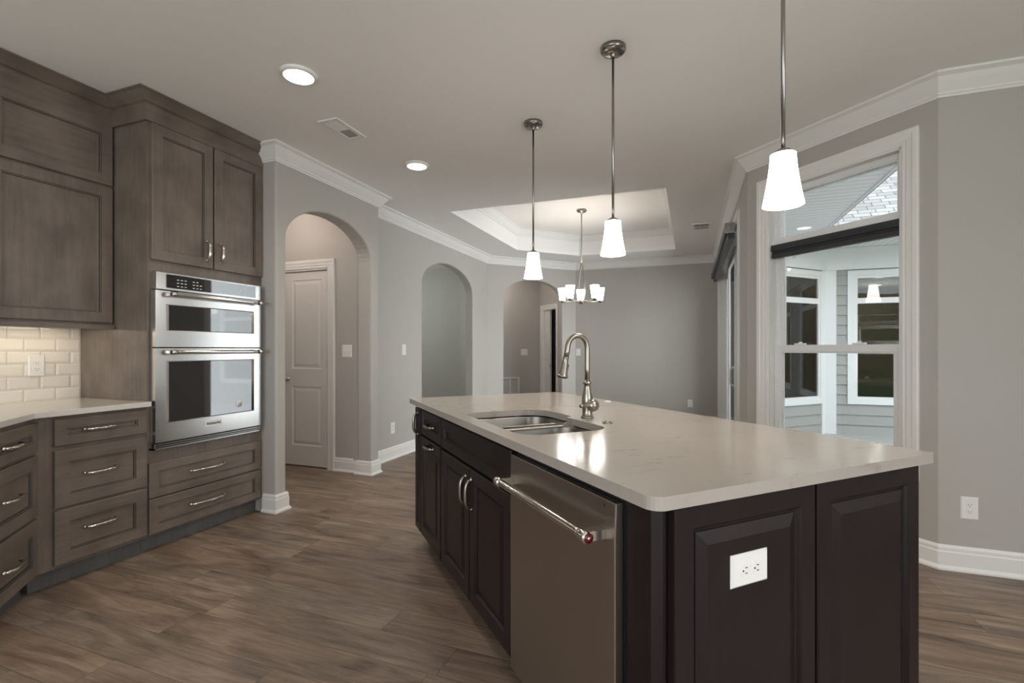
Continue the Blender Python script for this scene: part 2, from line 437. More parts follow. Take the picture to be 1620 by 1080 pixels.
def arch_wall(name, p0, p1, th, a, b, spring, apex, H=HC, ext0=0.0, ext1=0.0, bev_all=False):
    m, L = wall_frame(p0, p1)
    outline = [(-ext0, 0), (a, 0)] + arch_pts(a, b, spring, apex) + [(b, 0), (L + ext1, 0), (L + ext1, H), (-ext0, H)]
    g = G(); bm = g.bm
    f0 = [bm.verts.new((x, 0, z)) for x, z in outline]; f1 = [bm.verts.new((x, th, z)) for x, z in outline]
    n = len(outline)
    bm.faces.new(f0[::-1]); bm.faces.new(f1)
    for i in range(n): bm.faces.new((f0[i], f0[(i + 1) % n], f1[(i + 1) % n], f1[i]))
    bmesh.ops.recalc_face_normals(bm, faces=bm.faces[:])
    es = []
    for e in bm.edges:
        x0, y0, z0 = e.verts[0].co; x1, y1, z1 = e.verts[1].co
        if abs(y0 - y1) > 1e-6: continue
        inside = all(a - 1e-4 <= v.co.x <= b + 1e-4 and v.co.z < apex + 1e-4 for v in e.verts) and not (abs(z0) < 1e-6 and abs(z1) < 1e-6)
        vert_end = bev_all and abs(x0 - x1) < 1e-6 and (abs(x0 + ext0) < 1e-6 or abs(x0 - L - ext1) < 1e-6)
        if inside or vert_end: es.append(e)
    bmesh.ops.bevel(bm, geom=es, offset=0.016, segments=4, profile=0.5, affect='EDGES')
    bmesh.ops.transform(bm, matrix=m, verts=bm.verts[:])
    bmesh.ops.triangulate(bm, faces=[f for f in bm.faces if len(f.verts) > 4])
    return struct(g.build(name, M['wall']))


def plain_wall(name, p0, p1, th, holes=(), H=HC, z0=0.0, material=None, ext0=0.0, ext1=0.0):
    m, L = wall_frame(p0, p1); g = G()
    xs = -ext0
    for (a, b, lo, hi) in sorted(holes):
        g.box(xs, a, 0, th, z0, H, m)
        if lo > z0: g.box(a, b, 0, th, z0, lo, m)
        g.box(a, b, 0, th, hi, H, m); xs = b
    g.box(xs, L + ext1, 0, th, z0, H, m)
    return struct(g.build(name, material or M['wall']))


# ------------------------------------------------------------------ room shell
A1 = (-2.91, 2.777); A2 = (-2.91, 4.05); B1 = (-3.13, 4.05); B2 = (-3.13, 7.29); C1 = (-1.93, 8.49); C2 = (0.42, 8.49)
D1 = (0.42, 4.25); D2 = (1.30, 3.37); E1 = (3.2, 3.37)

g = G(); g.prism([(-6.1, -3.15), (3.35, -3.15), (3.35, 3.45), (1.36, 3.45), (0.52, 4.29), (0.52, 8.6), (-0.9, 8.6), (-0.9, 12.0), (-6.1, 12.0)], -0.06, 0)
struct(g.build('floor', M['floor']))

# ceiling with the tray opening
TR = [(-2.50, 4.785), (-0.22, 4.785), (-0.22, 7.76), (-1.71, 7.76), (-2.50, 6.97)]
outer = [(-6.1, -3.15), (3.35, -3.15), (3.35, 3.45), (1.36, 3.45), (0.52, 4.29), (0.52, 8.6), (-0.9, 8.6), (-0.9, 12.0), (-6.1, 12.0)]
g = G(); bm = g.bm
for loop in (outer, TR):
    vs = [bm.verts.new((x, y, HC)) for x, y in loop]
    for i in range(len(vs)): bm.edges.new((vs[i], vs[(i + 1) % len(vs)]))
bmesh.ops.triangle_fill(bm, use_beauty=True, use_dissolve=False, edges=bm.edges[:])
ext = bmesh.ops.extrude_face_region(bm, geom=bm.faces[:])
bmesh.ops.translate(bm, vec=(0, 0, 0.05), verts=[v for v in ext['geom'] if isinstance(v, bmesh.types.BMVert)])
struct(g.build('ceiling', M['ceil']))
HT = 3.06
g = G()
for i in range(len(TR)):
    p, q = TR[i], TR[(i + 1) % len(TR)]
    m, L = wall_frame(q, p)
    g.box(0, L, 0, 0.04, HC + 0.05, HT + 0.02, m)
cxm, cym = -1.36, 6.27
g.prism([(p[0] + (0.03 if p[0] > cxm else -0.03), p[1] + (0.03 if p[1] > cym else -0.03)) for p in TR], HT, HT + 0.04)
struct(g.build('ceiling_tray', M['tray']))

# left side, travelling away from the camera with the room on the right
plain_wall('wall_left', (-3.69, -3.0), (-3.69, 2.85), 0.12)
arch_wall('wall_pantry', A1, A2, 0.16, 0.10, 1.148, 2.07, 2.385, bev_all=True)
plain_wall('wall_pantry_return', (-3.69, 2.777), (-3.07, 2.777), 0.10)
plain_wall('wall_hall_return', (-3.06, 4.05), (-3.14, 4.05), 0.10, ext1=0.0)
arch_wall('wall_middle', B1, B2, 0.13, 1.197, 2.683, 2.05, 2.39, ext0=0.07, ext1=0.04)
arch_wall('wall_diagonal', B2, C1, 0.13, 0.295, 1.415, 2.09, 2.405, ext0=0.0, ext1=0.05)
plain_wall('wall_far', C1, C2, 0.13, ext1=0.10)
plain_wall('wall_right', C2, D1, 0.14, holes=[(0.21, 3.53, 0.0, 2.42)])
plain_wall('wall_window', D1, D2, 0.14, holes=[(0.185, 1.068, 0.55, 2.425)])
plain_wall('wall_breakfast', D2, E1, 0.12)
plain_wall('wall_side', (3.2, 3.37), (3.2, -3.0), 0.12, holes=[(1.2, 3.1, 0.5, 2.4), (3.3, 5.2, 0.5, 2.4)], ext0=0.1, ext1=0.1)
plain_wall('wall_back', (3.2, -3.0), (-3.69, -3.0), 0.12, holes=[(2.4, 6.0, 0.4, 2.4)], ext1=0.1)

# spaces seen through the three arches
plain_wall('wall_hall', (-4.6, 3.96), (-2.925, 3.96), 0.09, holes=[(0.52, 1.145, 0.0, 2.05)])
plain_wall('wall_hall_near', (-3.07, 2.872), (-4.6, 2.872), 0.001)
plain_wall('wall_hall_end', (-4.6, 2.8), (-4.6, 4.05), 0.10)
plain_wall('wall_room_far', (-6.0, 8.09), (-4.03, 8.09), 0.10)
plain_wall('wall_room_diagonal', (-4.03, 8.09), (-3.22, 7.28), 0.10)
plain_wall('wall_room_side', (-6.0, 4.0), (-6.0, 8.1), 0.10)
QH = Vector((-2.95, 9.64, 0))
qa = QH - V * 1.6; qb = QH; qc = QH + U * 1.48
plain_wall('wall_corridor', (qa.x, qa.y), (qb.x, qb.y), 0.10, ext1=0.1)
plain_wall('wall_corridor_side', (qb.x, qb.y), (qc.x, qc.y), 0.10, holes=[(0.14, 0.68, 0.0, 2.03)])
qd = QH - U * 2.0 + V * 0.9; qe = QH + U * 1.4 + V * 0.9
plain_wall('wall_study', (qd.x, qd.y), (qe.x, qe.y), 0.10)
qf = QH + U * 1.45 + V * 0.1
plain_wall('wall_outer', (-6.1, 12.0), (-0.9, 12.0), 0.1)  # unseen outer walls, added to keep sky light out of the study
plain_wall('wall_outer_side', (-0.9, 12.0), (-0.9, 8.6), 0.1)
plain_wall('wall_outer_left', (-6.1, -3.0), (-6.1, 12.0), 0.1)
plain_wall('wall_study_end', (qf.x + V.x * .9, qf.y + V.y * .9), (qf.x, qf.y), 0.10)

# crown moulding
crown = [(0, 0), (0.095, 0), (0.095, -0.012), (0.082, -0.018), (0.070, -0.024), (0.052, -0.050), (0.030, -0.078), (0.018, -0.092), (0.018, -0.102), (0.010, -0.106), (0.010, -0.118), (0, -0.118)]
crown = [(a, HC + b) for a, b in crown]
g = G(); g.sweep([(-3.03, 2.777), A1, A2, B1, B2, C1, C2, D1, D2, E1, (3.2, -3.0), (-3.69, -3.0), (-3.69, 1.3)], crown)
struct(g.build('trim_1', M['trim']))
tc = [(0, 0), (0.085, 0), (0.085, -0.010), (0.066, -0.018), (0.050, -0.040), (0.030, -0.062), (0.014, -0.078), (0.014, -0.095), (0, -0.095)]
tc = [(a, HT + b) for a, b in tc]
g = G(); g.sweep([(p[0], p[1]) for p in TR][::-1], tc, closed=True); struct(g.build('trim_2', M['trim']))

# baseboards with shoe
bb = [(0, 0), (0.026, 0), (0.026, 0.010), (0.018, 0.022), (0.015, 0.026), (0.015, 0.098), (0.012, 0.104), (0.012, 0.122), (0.006, 0.134), (0, 0.136)]


def base(name, path):
    g = G(); g.sweep(path, bb); struct(g.build(name, M['trim']))


base('baseboard_pillar', [(-3.03, 2.777), (-2.91, 2.777), (-2.91, 2.877), (-3.07, 2.877)])
base('baseboard_hall', [(-3.372, 3.96), (-3.07, 3.96), (-3.07, 3.925), (-2.91, 3.925), A2, B1, (-3.13, 5.247), (-3.26, 5.247)])
base('baseboard_middle', [(-3.26, 6.733), (-3.13, 6.733), B2, (-2.92, 7.50)])
base('baseboard_far', [(-2.13, 8.29), C1, C2, (0.42, 8.28)])
base('baseboard_window', [(0.42, 4.86), D1, D2, E1, (3.2, -3.0), (-3.69, -3.0), (-3.69, 0.05)])
base('baseboard_corridor', [(qa.x, qa.y), (qb.x, qb.y), (qb.x + U.x * .04, qb.y + U.y * .04)])

# ------------------------------------------------------------------ casings, doors, windows
CAS = [(0.0, 0.0), (0.0, -0.010), (0.010, -0.014), (0.022, -0.012), (0.030, -0.016), (0.055, -0.018), (0.062, -0.022), (0.085, -0.022), (0.088, -0.018), (0.088, 0.0)]


def casing(g, x0, x1, z0, z1, m, w=0.088, bottom=False):
    """moulded casing around an opening: mitred frame swept in the wall plane"""
    k = w / 0.088
    path = [(x0, z0), (x0, z1), (x1, z1), (x1, z0)]
    sgn = [(-1, 0 if not bottom else -1), (-1, 1), (1, 1), (1, 0 if not bottom else -1)]
    rows = []
    for (x, z), (sx, sz) in zip(path, sgn):
        rows.append([g.bm.verts.new(m @ Vector((x + sx * o * k, y, z + sz * o * k))) for o, y in CAS])
    n = len(CAS); last = 4 if bottom else 3
    for i in range(last):
        a, b = rows[i], rows[(i + 1) % 4]
        for j in range(n): g.bm.faces.new((a[j], b[j], b[(j + 1) % n], a[(j + 1) % n]))
    if not bottom: g.bm.faces.new(rows[0]); g.bm.faces.new(rows[3][::-1])


def panel_rings(x0, x1, z0, z1, y, fw, depth=0.006):
    """one raised moulded panel as seen on a painted door, returns ring list starting at the field"""
    return [(x0, x1, z0, z1, y), (x0 + .008, x1 - .008, z0 + .008, z1 - .008, y + depth), (x0 + .022, x1 - .022, z0 + .022, z1 - .022, y + depth),
            (x0 + .045, x1 - .045, z0 + .045, z1 - .045, y + 0.001)]


# pantry door in the hall (door_1)
m, L = wall_frame((-4.6, 3.96), (-2.925, 3.96))
d1 = thing('door_1', None, None); del_keys = None
struct(d1); d1.location = (-4.6, 3.96, 0)
ml = Matrix.Identity(4)
g = G(); casing(g, 0.52, 1.145, 0, 2.05, ml); g.box(0.52, 0.535, -0.002, 0.10, 0, 2.05); g.box(1.130, 1.145, -0.002, 0.10, 0, 2.05); g.box(0.52, 1.145, -0.002, 0.10, 2.035, 2.05)
g.build('door_casing', M['trim'], d1)


def door_leaf(x0, x1, z0, z1, yf, th, panels):
    g = G(); bm = g.bm
    xs = sorted({x0, x1} | {p[0] for p in panels} | {p[1] for p in panels})
    zs = sorted({z0, z1} | {p[2] for p in panels} | {p[3] for p in panels})
    for i in range(len(xs) - 1):
        for j in range(len(zs) - 1):
            c = ((xs[i] + xs[i + 1]) / 2, (zs[j] + zs[j + 1]) / 2)
            if any(p[0] < c[0] < p[1] and p[2] < c[1] < p[3] for p in panels): continue
            bm.faces.new([bm.verts.new(q) for q in ((xs[i], yf, zs[j]), (xs[i + 1], yf, zs[j]), (xs[i + 1], yf, zs[j + 1]), (xs[i], yf, zs[j + 1]))])
    for p in panels: g.rings(panel_rings(*p, yf, 0), back=False)
    # sides and back
    q = [(x0, z0), (x1, z0), (x1, z1), (x0, z1)]
    for i in range(4):
        a, b = q[i], q[(i + 1) % 4]
        bm.faces.new([bm.verts.new(c) for c in ((a[0], yf, a[1]), (b[0], yf, b[1]), (b[0], yf + th, b[1]), (a[0], yf + th, a[1]))])
    bm.faces.new([bm.verts.new((x, yf + th, z)) for x, z in q])
    bmesh.ops.remove_doubles(bm, verts=bm.verts[:], dist=1e-5)
    return g


lf = door_leaf(0.538, 1.127, 0.012, 2.030, 0.018, 0.035, [(0.66, 1.045, 1.02, 1.945), (0.66, 1.045, 0.22, 0.835)]).build('door_leaf', M['door'], d1)
g = G(); mk = Matrix.Translation((0.595, 0.018, 0.915)) @ Matrix.Rotation(pi / 2, 4, 'X')
g.lathe([(0.031, 0), (0.031, 0.006), (0.024, 0.012), (0.011, 0.016), (0.010, 0.034), (0.018, 0.040), (0.027, 0.050), (0.028, 0.060), (0.020, 0.069), (0.0, 0.072)], mk, 24)
g.build('door_knob', M['chrome'], lf)
for z in (0.33, 1.08, 1.86):
    g = G(); g.box(1.122, 1.134, 0.008, 0.020, z - 0.045, z + 0.045)
    g.lathe([(0.006, z - 0.05), (0.006, z + 0.05)], Matrix.Translation((1.129, 0.006, 0)), 10); g.build('hinge', M['iron'], lf)
g = G(); g.box(-5.3, -3.3, 4.9, 5.0, 0, HC); struct(g.build('wall_pantry_back', M['interior']))

# corridor doorway (door_2), its leaf standing half closed
m, L = wall_frame((qb.x, qb.y), (qc.x, qc.y))
d2 = thing('door_2', None, None, (qb.x, qb.y, 0), -pi / 4); struct(d2)
g = G(); casing(g, 0.14, 0.68, 0, 2.03, ml); g.box(0.14, 0.155, -0.002, 0.11, 0, 2.03); g.box(0.665, 0.68, -0.002, 0.11, 0, 2.03); g.box(0.14, 0.68, -0.002, 0.11, 2.015, 2.03)
g.build('door_casing', M['trim'], d2)
g = G(); g.box(0.157, 0.35, 0.05, 0.085, 0.01, 2.012); lf = g.build('door_leaf', M['door'], d2)
g = G(); g.box(0.343, 0.352, 0.044, 0.052, 0.86, 0.92); g.build('latch', M['iron'], lf)

# kitchen window (window_1)
w1 = thing('window_1', None, None, (D1[0], D1[1], 0), -pi / 4); struct(w1)
X0, X1, Z0, Z1 = 0.185, 1.068, 0.55, 2.425
g = G(); casing(g, X0, X1, Z0, Z1, ml, bottom=True)
for a in ((X0, X0 + .012, Z0, Z1), (X1 - .012, X1, Z0, Z1), (X0, X1, Z1 - .012, Z1), (X0, X1, Z0, Z0 + .012)): g.box(a[0], a[1], -0.004, 0.15, a[2], a[3])
g.box(X0 - 0.088, X1 + 0.086, -0.032, 0.02, Z0 - 0.012, Z0 + 0.012)
g.build('window_casing', M['trim'], w1)


def frame(g, x0, x1, z0, z1, w, y0, y1, wb=None, bead=True):
    wb = wb or w
    g.box(x0, x0 + w, y0, y1, z0, z1); g.box(x1 - w, x1, y0, y1, z0, z1); g.box(x0 + w, x1 - w, y0, y1, z1 - w, z1); g.box(x0 + w, x1 - w, y0, y1, z0, z0 + wb)
    if bead:
        q = 0.010; yb = y0 + 0.008
        g.box(x0 + w, x0 + w + q, yb, y1, z0 + wb, z1 - w); g.box(x1 - w - q, x1 - w, yb, y1, z0 + wb, z1 - w)
        g.box(x0 + w, x1 - w, yb, y1, z1 - w - q, z1 - w); g.box(x0 + w, x1 - w, yb, y1, z0 + wb, z0 + wb + q)


xa, xb = X0 + .012, X1 - .012
g = G(); frame(g, xa, xb, 2.00, Z1 - .012, 0.034, 0.055, 0.12)      # transom light
g.box(xa, xb, 0.030, 0.125, 1.995, 2.055)                                # mullion bar
g.build('transom_frame', M['vinyl'], w1)
g = G(); g.box(xa + .03, xb - .03, 0.085, 0.089, 2.06, Z1 - .04); g.build('pane', M['pane'], w1)
g = G(); frame(g, xa, xb, 1.20, 1.995, 0.040, 0.085, 0.12, 0.045); g.build('upper_sash', M['vinyl'], w1)
g = G(); g.box(xa + .03, xb - .03, 0.100, 0.104, 1.23, 1.96); g.build('pane', M['pane'], w1)
g = G(); frame(g, xa + .004, xb - .004, Z0 + .012, 1.255, 0.048, 0.050, 0.085, 0.06)
for x in (0.40, 0.80):
    g.box(x - .035, x + .035, 0.040, 0.075, 1.255, 1.267, bev=0.003)
    g.lathe([(0.012, 1.267), (0.012, 1.276), (0.0, 1.278)], Matrix.Translation((x, 0.058, 0)), 14)
ls = g.build('lower_sash', M['vinyl'], w1)
g = G(); g.box(xa + .04, xb - .04, 0.066, 0.070, Z0 + .06, 1.215); g.build('pane', M['pane'], w1)

# dark cellular blind pulled up under the mullion
bl = thing('window_blind', 'raised charcoal window blind under the transom of the window behind the island', 'blind', (D1[0], D1[1], 0), -pi / 4)
g = G(); g.box(xa + .006, xb - .006, 0.006, 0.050, 1.960, 2.006, bev=0.003); g.box(xa + .006, xb - .006, 0.003, 0.010, 1.972, 1.976); g.build('headrail', M['blind'], bl)
g = G()
for k in range(5): g.box(xa + .010, xb - .010, 0.012, 0.046, 1.934 + k * .005, 1.9375 + k * .005)
g.build('pleats', M['blind'], bl)
g = G(); g.box(xa + .008, xb - .008, 0.008, 0.050, 1.908, 1.934, bev=0.003); g.build('bottom_rail', M['blind'], bl)

# sliding patio door (door_3): opening along wall_right, local x from far to near
d3 = thing('door_3', None, None, (C2[0], C2[1], 0), -pi / 2); struct(d3)
SX0, SX1, SH = 0.21, 3.53, 2.42
g = G(); casing(g, SX0, SX1, 0, SH, ml)
for a in ((SX0, SX0 + .02, 0, SH), (SX1 - .02, SX1, 0, SH), (SX0, SX1, SH - .03, SH)): g.box(a[0], a[1], -0.003, 0.145, a[2], a[3])
g.box(SX0, SX1, 0.0, 0.145, 0.0, 0.025)
g.build('door_casing', M['trim'], d3)
wd = (SX1 - SX0 - .04) / 3
for k in range(3):
    a = SX0 + .02 + k * wd; yy = (0.095, 0.05, 0.095)[k]
    g = G(); frame(g, a - .02, a + wd + .02, 0.03, SH - .03, 0.085, yy, yy + 0.036, 0.11); sf = g.build('sliding_panel', M['vinyl'], d3)
    g = G(); g.box(a + .06, a + wd - .06, yy + .016, yy + .020, 0.13, SH - .11); g.build('pane', M['pane'], sf)
    if k == 1:
        g = G(); xx = a + wd - 0.02
        g.tube([(xx, yy, 0.80), (xx, yy - .035, 0.815), (xx, yy - .048, 0.84), (xx, yy - .052, 0.90), (xx, yy - .048, 0.98), (xx, yy - .035, 1.005), (xx, yy, 1.02)], 0.011, 10)
        g.box(xx - .018, xx + .018, yy - .006, yy + .002, 0.77, 1.05, bev=.003); g.build('door_handle', M['vinyl'], sf)

# roller shade cassette above the slider
rs = thing('roller_shade', 'grey roller shade cassette mounted above the sliding patio door', 'blind', (C2[0], C2[1], 0), -pi / 2)
g = G(); g.box(0.19, 3.44, -0.115, -0.024, 2.345, 2.425, bev=0.012); g.build('cassette', M['blind2'], rs)
g = G(); g.box(0.21, 3.42, -0.085, -0.030, 2.285, 2.345, bev=.004); g.build('rolled_fabric', M['blind'], rs)
for x in (0.184, 3.44):
    g = G(); g.box(x, x + .006, -0.118, -0.022, 2.335, 2.43, bev=0.002); g.build('end_cap', M['iron'], rs)

# windows behind the camera
for nm, p0, p1, hs in (('window_2', (3.2, 3.37), (3.2, -3.0), [(1.2, 3.1, 0.5, 2.4), (3.3, 5.2, 0.5, 2.4)]), ('window_3', (3.2, -3.0), (-3.69, -3.0), [(2.4, 6.0, 0.4, 2.4)])):
    m, L = wall_frame(p0, p1)
    for (a, b, lo, hi) in hs:
        ang = math.atan2(p1[1] - p0[1], p1[0] - p0[0])
        w = thing(nm, None, None, (p0[0], p0[1], 0), ang); struct(w)
        g = G(); casing(g, a, b, lo, hi, ml, bottom=True); g.build('window_casing', M['trim'], w)
        g = G(); frame(g, a, (a + b) / 2 + .02, lo, hi, .05, .04, .09); frame(g, (a + b) / 2 - .02, b, lo, hi, .05, .04, .09); g.build('window_frame', M['vinyl'], w)

# ------------------------------------------------------------------ cabinet parts


def recess_rings(x0, x1, z0, z1, fw, t=0.020):
    def r(i, y): return (x0 + i, x1 - i, z0 + i, z1 - i, y)
    return [r(0, 0), r(0, -t + .003), r(.003, -t), r(fw, -t), r(fw + .002, -t + .004), r(fw + .007, -t + .004), r(fw + .009, -t + .012), r(fw + .012, -t + .013)]


def raised_rings(x0, x1, z0, z1, fw, t=0.022, bev=0.030):
    def r(i, y): return (x0 + i, x1 - i, z0 + i, z1 - i, y)
    return [r(0, 0), r(0, -t + .003), r(.004, -t), r(fw - .004, -t), r(fw, -t + .004), r(fw + .003, -t + .011), r(fw + .011, -t + .013), r(fw + .012, -t + .011), r(fw + .012 + bev, -t + .002), r(fw + .014 + bev, -t + .002)]


def front(name, parent, rings_, material, handle=None, hmat=None):
    g = G(); g.rings(rings_)
    if material in (M['taupe'], M['taupe_h']):
        g.bm.faces.ensure_lookup_table()
        for k in (3, 5):
            for q in range(4): g.bm.faces[k * 4 + q].material_index = 1
        material = [material, M['glaze']]
    o = g.build(name, material, parent)
    if handle:
        hx, hz, ln, vert = handle
        pull(o, hx, hz, ln, vert, -rings_[2][4], hmat or M['chrome'])
    return o


def pull(parent, hx, hz, ln, vert, t, material, fat=1.0):
    """bow pull with flared feet; the front is at y=-t"""
    g = G(); n = 15; pts = []; rad = []
    for k in range(n):
        a = -1 + 2 * k / (n - 1)
        d = 0.030 * (1 - abs(a) ** 3.2) ** 0.5 if abs(a) < 1 else 0
        o = a * ln / 2
        pts.append((hx, -t - d, hz + o) if vert else (hx + o, -t - d, hz - 0.002 * (1 - a * a)))
        rad.append((0.0062 + 0.0032 * (1 - a * a)) * fat)
    rad[0] = rad[-1] = 0.0078
    g.tube(pts, rad, 10)
    for sg in (-1, 1):
        c = (hx, -t, hz + sg * ln / 2) if vert else (hx + sg * ln / 2, -t, hz)
        g.lathe([(0.0095, -0.001), (0.0095, 0.004), (0.0065, 0.010), (0.0, 0.014)], Matrix.Translation(c) @ Matrix.Rotation(pi / 2, 4, 'X'), 14)
    return g.build('handle', material, parent)


# ------------------------------------------------------------------ oven tower cabinet  (local x = world y - 1.954)
RZ = pi / 2
XF = -3.05
tw = thing('oven_cabinet', 'tall taupe-stained oven cabinet with two upper doors and two lower drawers', 'cabinet', (XF, 1.954, 0), RZ)
TW = 0.822; TD = 0.635
g = G()
g.box(0, TW, 0.0, 0.018, 0.10, 0.612); g.box(0, 0.034, 0, 0.018, 0.612, 1.698); g.box(TW - .040, TW, 0, 0.018, 0.612, 1.698)
g.box(0, TW, 0, 0.018, 1.698, 2.60)
g.box(0, 0.018, 0.018, TD, 0.10, 2.735); g.box(TW - .018, TW, 0.018, TD, 0.10, 2.735); g.box(0.018, TW - .018, TD - .01, TD, 0.10, 2.735)
g.box(0.018, TW - .018, 0.018, TD - .01, 0.585, 0.600); g.box(0, TW, 0.0, 0.018, 2.60, 2.735)
g.build('carcass', M['taupe'], tw)
g = G(); g.box(0.0, TW, 0.060, TD, 0.0, 0.10); g.build('toe_kick', M['toe'], tw)
front('door', tw, recess_rings(0.018, 0.413, 1.765, 2.588, 0.062), M['taupe'], (0.368, 1.880, 0.125, True))
front('door', tw, recess_rings(0.424, 0.812, 1.765, 2.588, 0.062), M['taupe'], (0.466, 1.880, 0.125, True))
for z0, z1 in ((0.330, 0.538), (0.113, 0.321)):
    front('drawer', tw, recess_rings(0.004, 0.797, z0, z1, 0.050), M['taupe_h'], (0.372, (z0 + z1) / 2 + .006, 0.235, False))
cc = [(0, 0.0), (0.018, 0.0), (0.018, 0.092), (0.024, 0.098), (0.030, 0.100), (0.040, 0.104), (0.062, 0.122), (0.085, 0.142), (0.100, 0.148), (0.100, 0.153), (0, 0.153)]
cct = [(a, 2.590 + b) for a, b in cc]
g = G(); g.sweep([(0.0, 0.31), (0.0, 0.0), (TW, 0.0)], cct); cr_o = g.build('crown_moulding', M['taupe_h'], tw)

# ------------------------------------------------------------------ wall oven with microwave
ov = thing('built_in_oven', 'stainless steel wall oven and microwave combination built into the tall cabinet', 'oven', (XF, 1.954, 0), RZ)
g = G(); g.box(0.040, 0.777, -0.002, 0.55, 0.615, 1.695); g.build('oven_body', M['black'], ov)
g = G(); g.box(0.020, 0.772, -0.050, 0.0, 1.586, 1.693, bev=0.004); cp = g.build('control_panel', M['steel'], ov)
g = G(); g.box(0.080, 0.722, -0.053, -0.049, 1.600, 1.682); gl = g.build('touch_glass', M['black_glass'], cp)
key_m = plain('key_print', (0.65, 0.66, 0.66), 0.4)
for cx, rows in ((0.150, 3), (0.174, 3), (0.198, 3), (0.252, 3), (0.276, 3), (0.300, 2), (0.600, 3), (0.622, 3)):
    for r in range(rows):
        g = G(); g.box(cx - .007, cx + .007, -0.0536, -0.0528, 1.612 + r * .020, 1.617 + r * .020); g.build('touch_key', key_m, cp)


def oven_door(name, z0, z1, wz0, wz1, hz):
    g = G()
    # steel slab with a window opening
    wx0, wx1 = 0.078, 0.712
    for a in ((0.016, wx0, z0, z1), (wx1, 0.772, z0, z1), (wx0, wx1, z0, wz0), (wx0, wx1, wz1, z1)): g.box(a[0], a[1], -0.050, -0.004, a[2], a[3])
    bmesh.ops.remove_doubles(g.bm, verts=g.bm.verts[:], dist=1e-5)
    o = g.build(name, M['steel'], ov)
    g = G(); g.rings([(wx0, wx1, wz0, wz1, -0.050), (wx0 + .004, wx1 - .004, wz0 + .004, wz1 - .004, -0.053), (wx0 + .022, wx1 - .022, wz0 + .006, wz1 - .006, -0.046)], back=False)
    g.build('window_bezel', M['chrome'], o)
    g = G(); g.box(wx0 + .018, wx1 - .018, -0.047, -0.030, wz0 + .004, wz1 - .004); g.build('oven_window', M['black_glass'], o)
    g = G(); g.tube([(0.085, -0.092, hz), (0.130, -0.092, hz), (0.660, -0.092, hz), (0.742, -0.092, hz)], 0.0125, 20)
    for x in (0.098, 0.730):
        g.lathe([(0.0155, -0.014), (0.0155, 0.014)], Matrix.Translation((x, -0.092, hz)) @ Matrix.Rotation(pi / 2, 4, 'Y'), 20)
        g.box(x - .010, x + .010, -0.090, -0.048, hz - .009, hz + .009, bev=.003)
    h = g.build('handle', M['chrome'], o)
    for x, sg in ((0.083, -1), (0.744, 1)):
        g = G(); g.lathe([(0.0105, 0.0), (0.0105, 0.003), (0.004, 0.004), (0, 0.0045)], Matrix.Translation((x, -0.092, hz)) @ Matrix.Rotation(sg * pi / 2, 4, 'Y'), 16)
        g.build('medallion', M['red'], o)
    return o


oven_door('microwave_door', 1.238, 1.580, 1.337, 1.499, 1.560)
od = oven_door('oven_door', 0.662, 1.230, 0.775, 1.152, 1.206)
g = G(); g.lathe([(0.025, 0), (0.025, 0.0008)], Matrix.Translation((0.590, -0.0475, 0.838)) @ Matrix.Rotation(pi / 2, 4, 'X'), 32); stk = g.build('round_sticker', M['white'], od)
g = G()
for k in range(4): g.box(0.577, 0.603, -0.0490, -0.0484, 0.828 + k * .006, 0.8295 + k * .006)
g.build('sticker_print', M['slot'], od)
g = G(); g.rings([(0.328, 0.452, 0.713, 0.750, -0.0500), (0.328, 0.452, 0.713, 0.750, -0.0525), (0.331, 0.449, 0.716, 0.747, -0.0530)]); bd = g.build('badge', M['white'], od)


def text_mesh(name, body, size, parent, loc, material, ext=0.0006, italic=0.0, xs=1.0):
    cu = bpy.data.curves.new(name, 'FONT'); cu.body = body; cu.size = size; cu.extrude = ext; cu.align_x = 'CENTER'; cu.align_y = 'CENTER'; cu.shear = italic; cu.offset = 0.0004
    t = bpy.data.objects.new(name, cu); COL.objects.link(t)
    bpy.context.view_layer.update()
    me = bpy.data.meshes.new_from_object(t.evaluated_get(bpy.context.evaluated_depsgraph_get())); bpy.data.objects.remove(t)
    o = bpy.data.objects.new(name, me); COL.objects.link(o); me.materials.clear(); me.materials.append(material)
    o.parent = parent; o.location = loc; o.rotation_euler = (pi / 2, 0, 0); o.scale = (xs, 1, 1); return o


text_mesh('badge_lettering', 'KitchenAid', 0.0225, od, (0.390, -0.0535, 0.7315), M['slot'])
g = G(); g.box(0.012, 0.772, -0.046, 0.0, 0.618, 0.628)
for z in (0.634, 0.646): g.box(0.012, 0.772, -0.044, -0.028, z, z + .004)
g.box(0.012, 0.020, -0.046, -0.0, 0.618, 0.656); g.box(0.764, 0.772, -0.046, -0.0, 0.618, 0.656)
vg = g.build('vent_grille', M['steel'], ov)
g = G(); g.box(0.022, 0.762, -0.024, 0.0, 0.629, 0.657); g.build('vent_throat', M['black'], vg)

# ------------------------------------------------------------------ base drawers by the oven
BY0 = 1.425
bc = thing('base_cabinet', 'taupe three-drawer base cabinet between the oven tower and the angled corner drawers', 'cabinet', (XF, BY0, 0), RZ)
g = G(); g.box(0, 0.527, 0, 0.635, 0.10, 0.883); g.build('carcass', M['taupe'], bc)
g = G(); g.box(-0.0, 0.527, 0.060, 0.30, 0.0, 0.10); g.build('toe_kick', M['toe'], bc)
for z0, z1, hz in ((0.727, 0.867, .800), (0.411, 0.704, .566), (0.118, 0.398, .279)):
    front('drawer', bc, recess_rings(0.073, 0.519, z0, z1, 0.052 if z1 > .8 else 0.062), M['taupe_h'], (0.276, hz, 0.150, False))

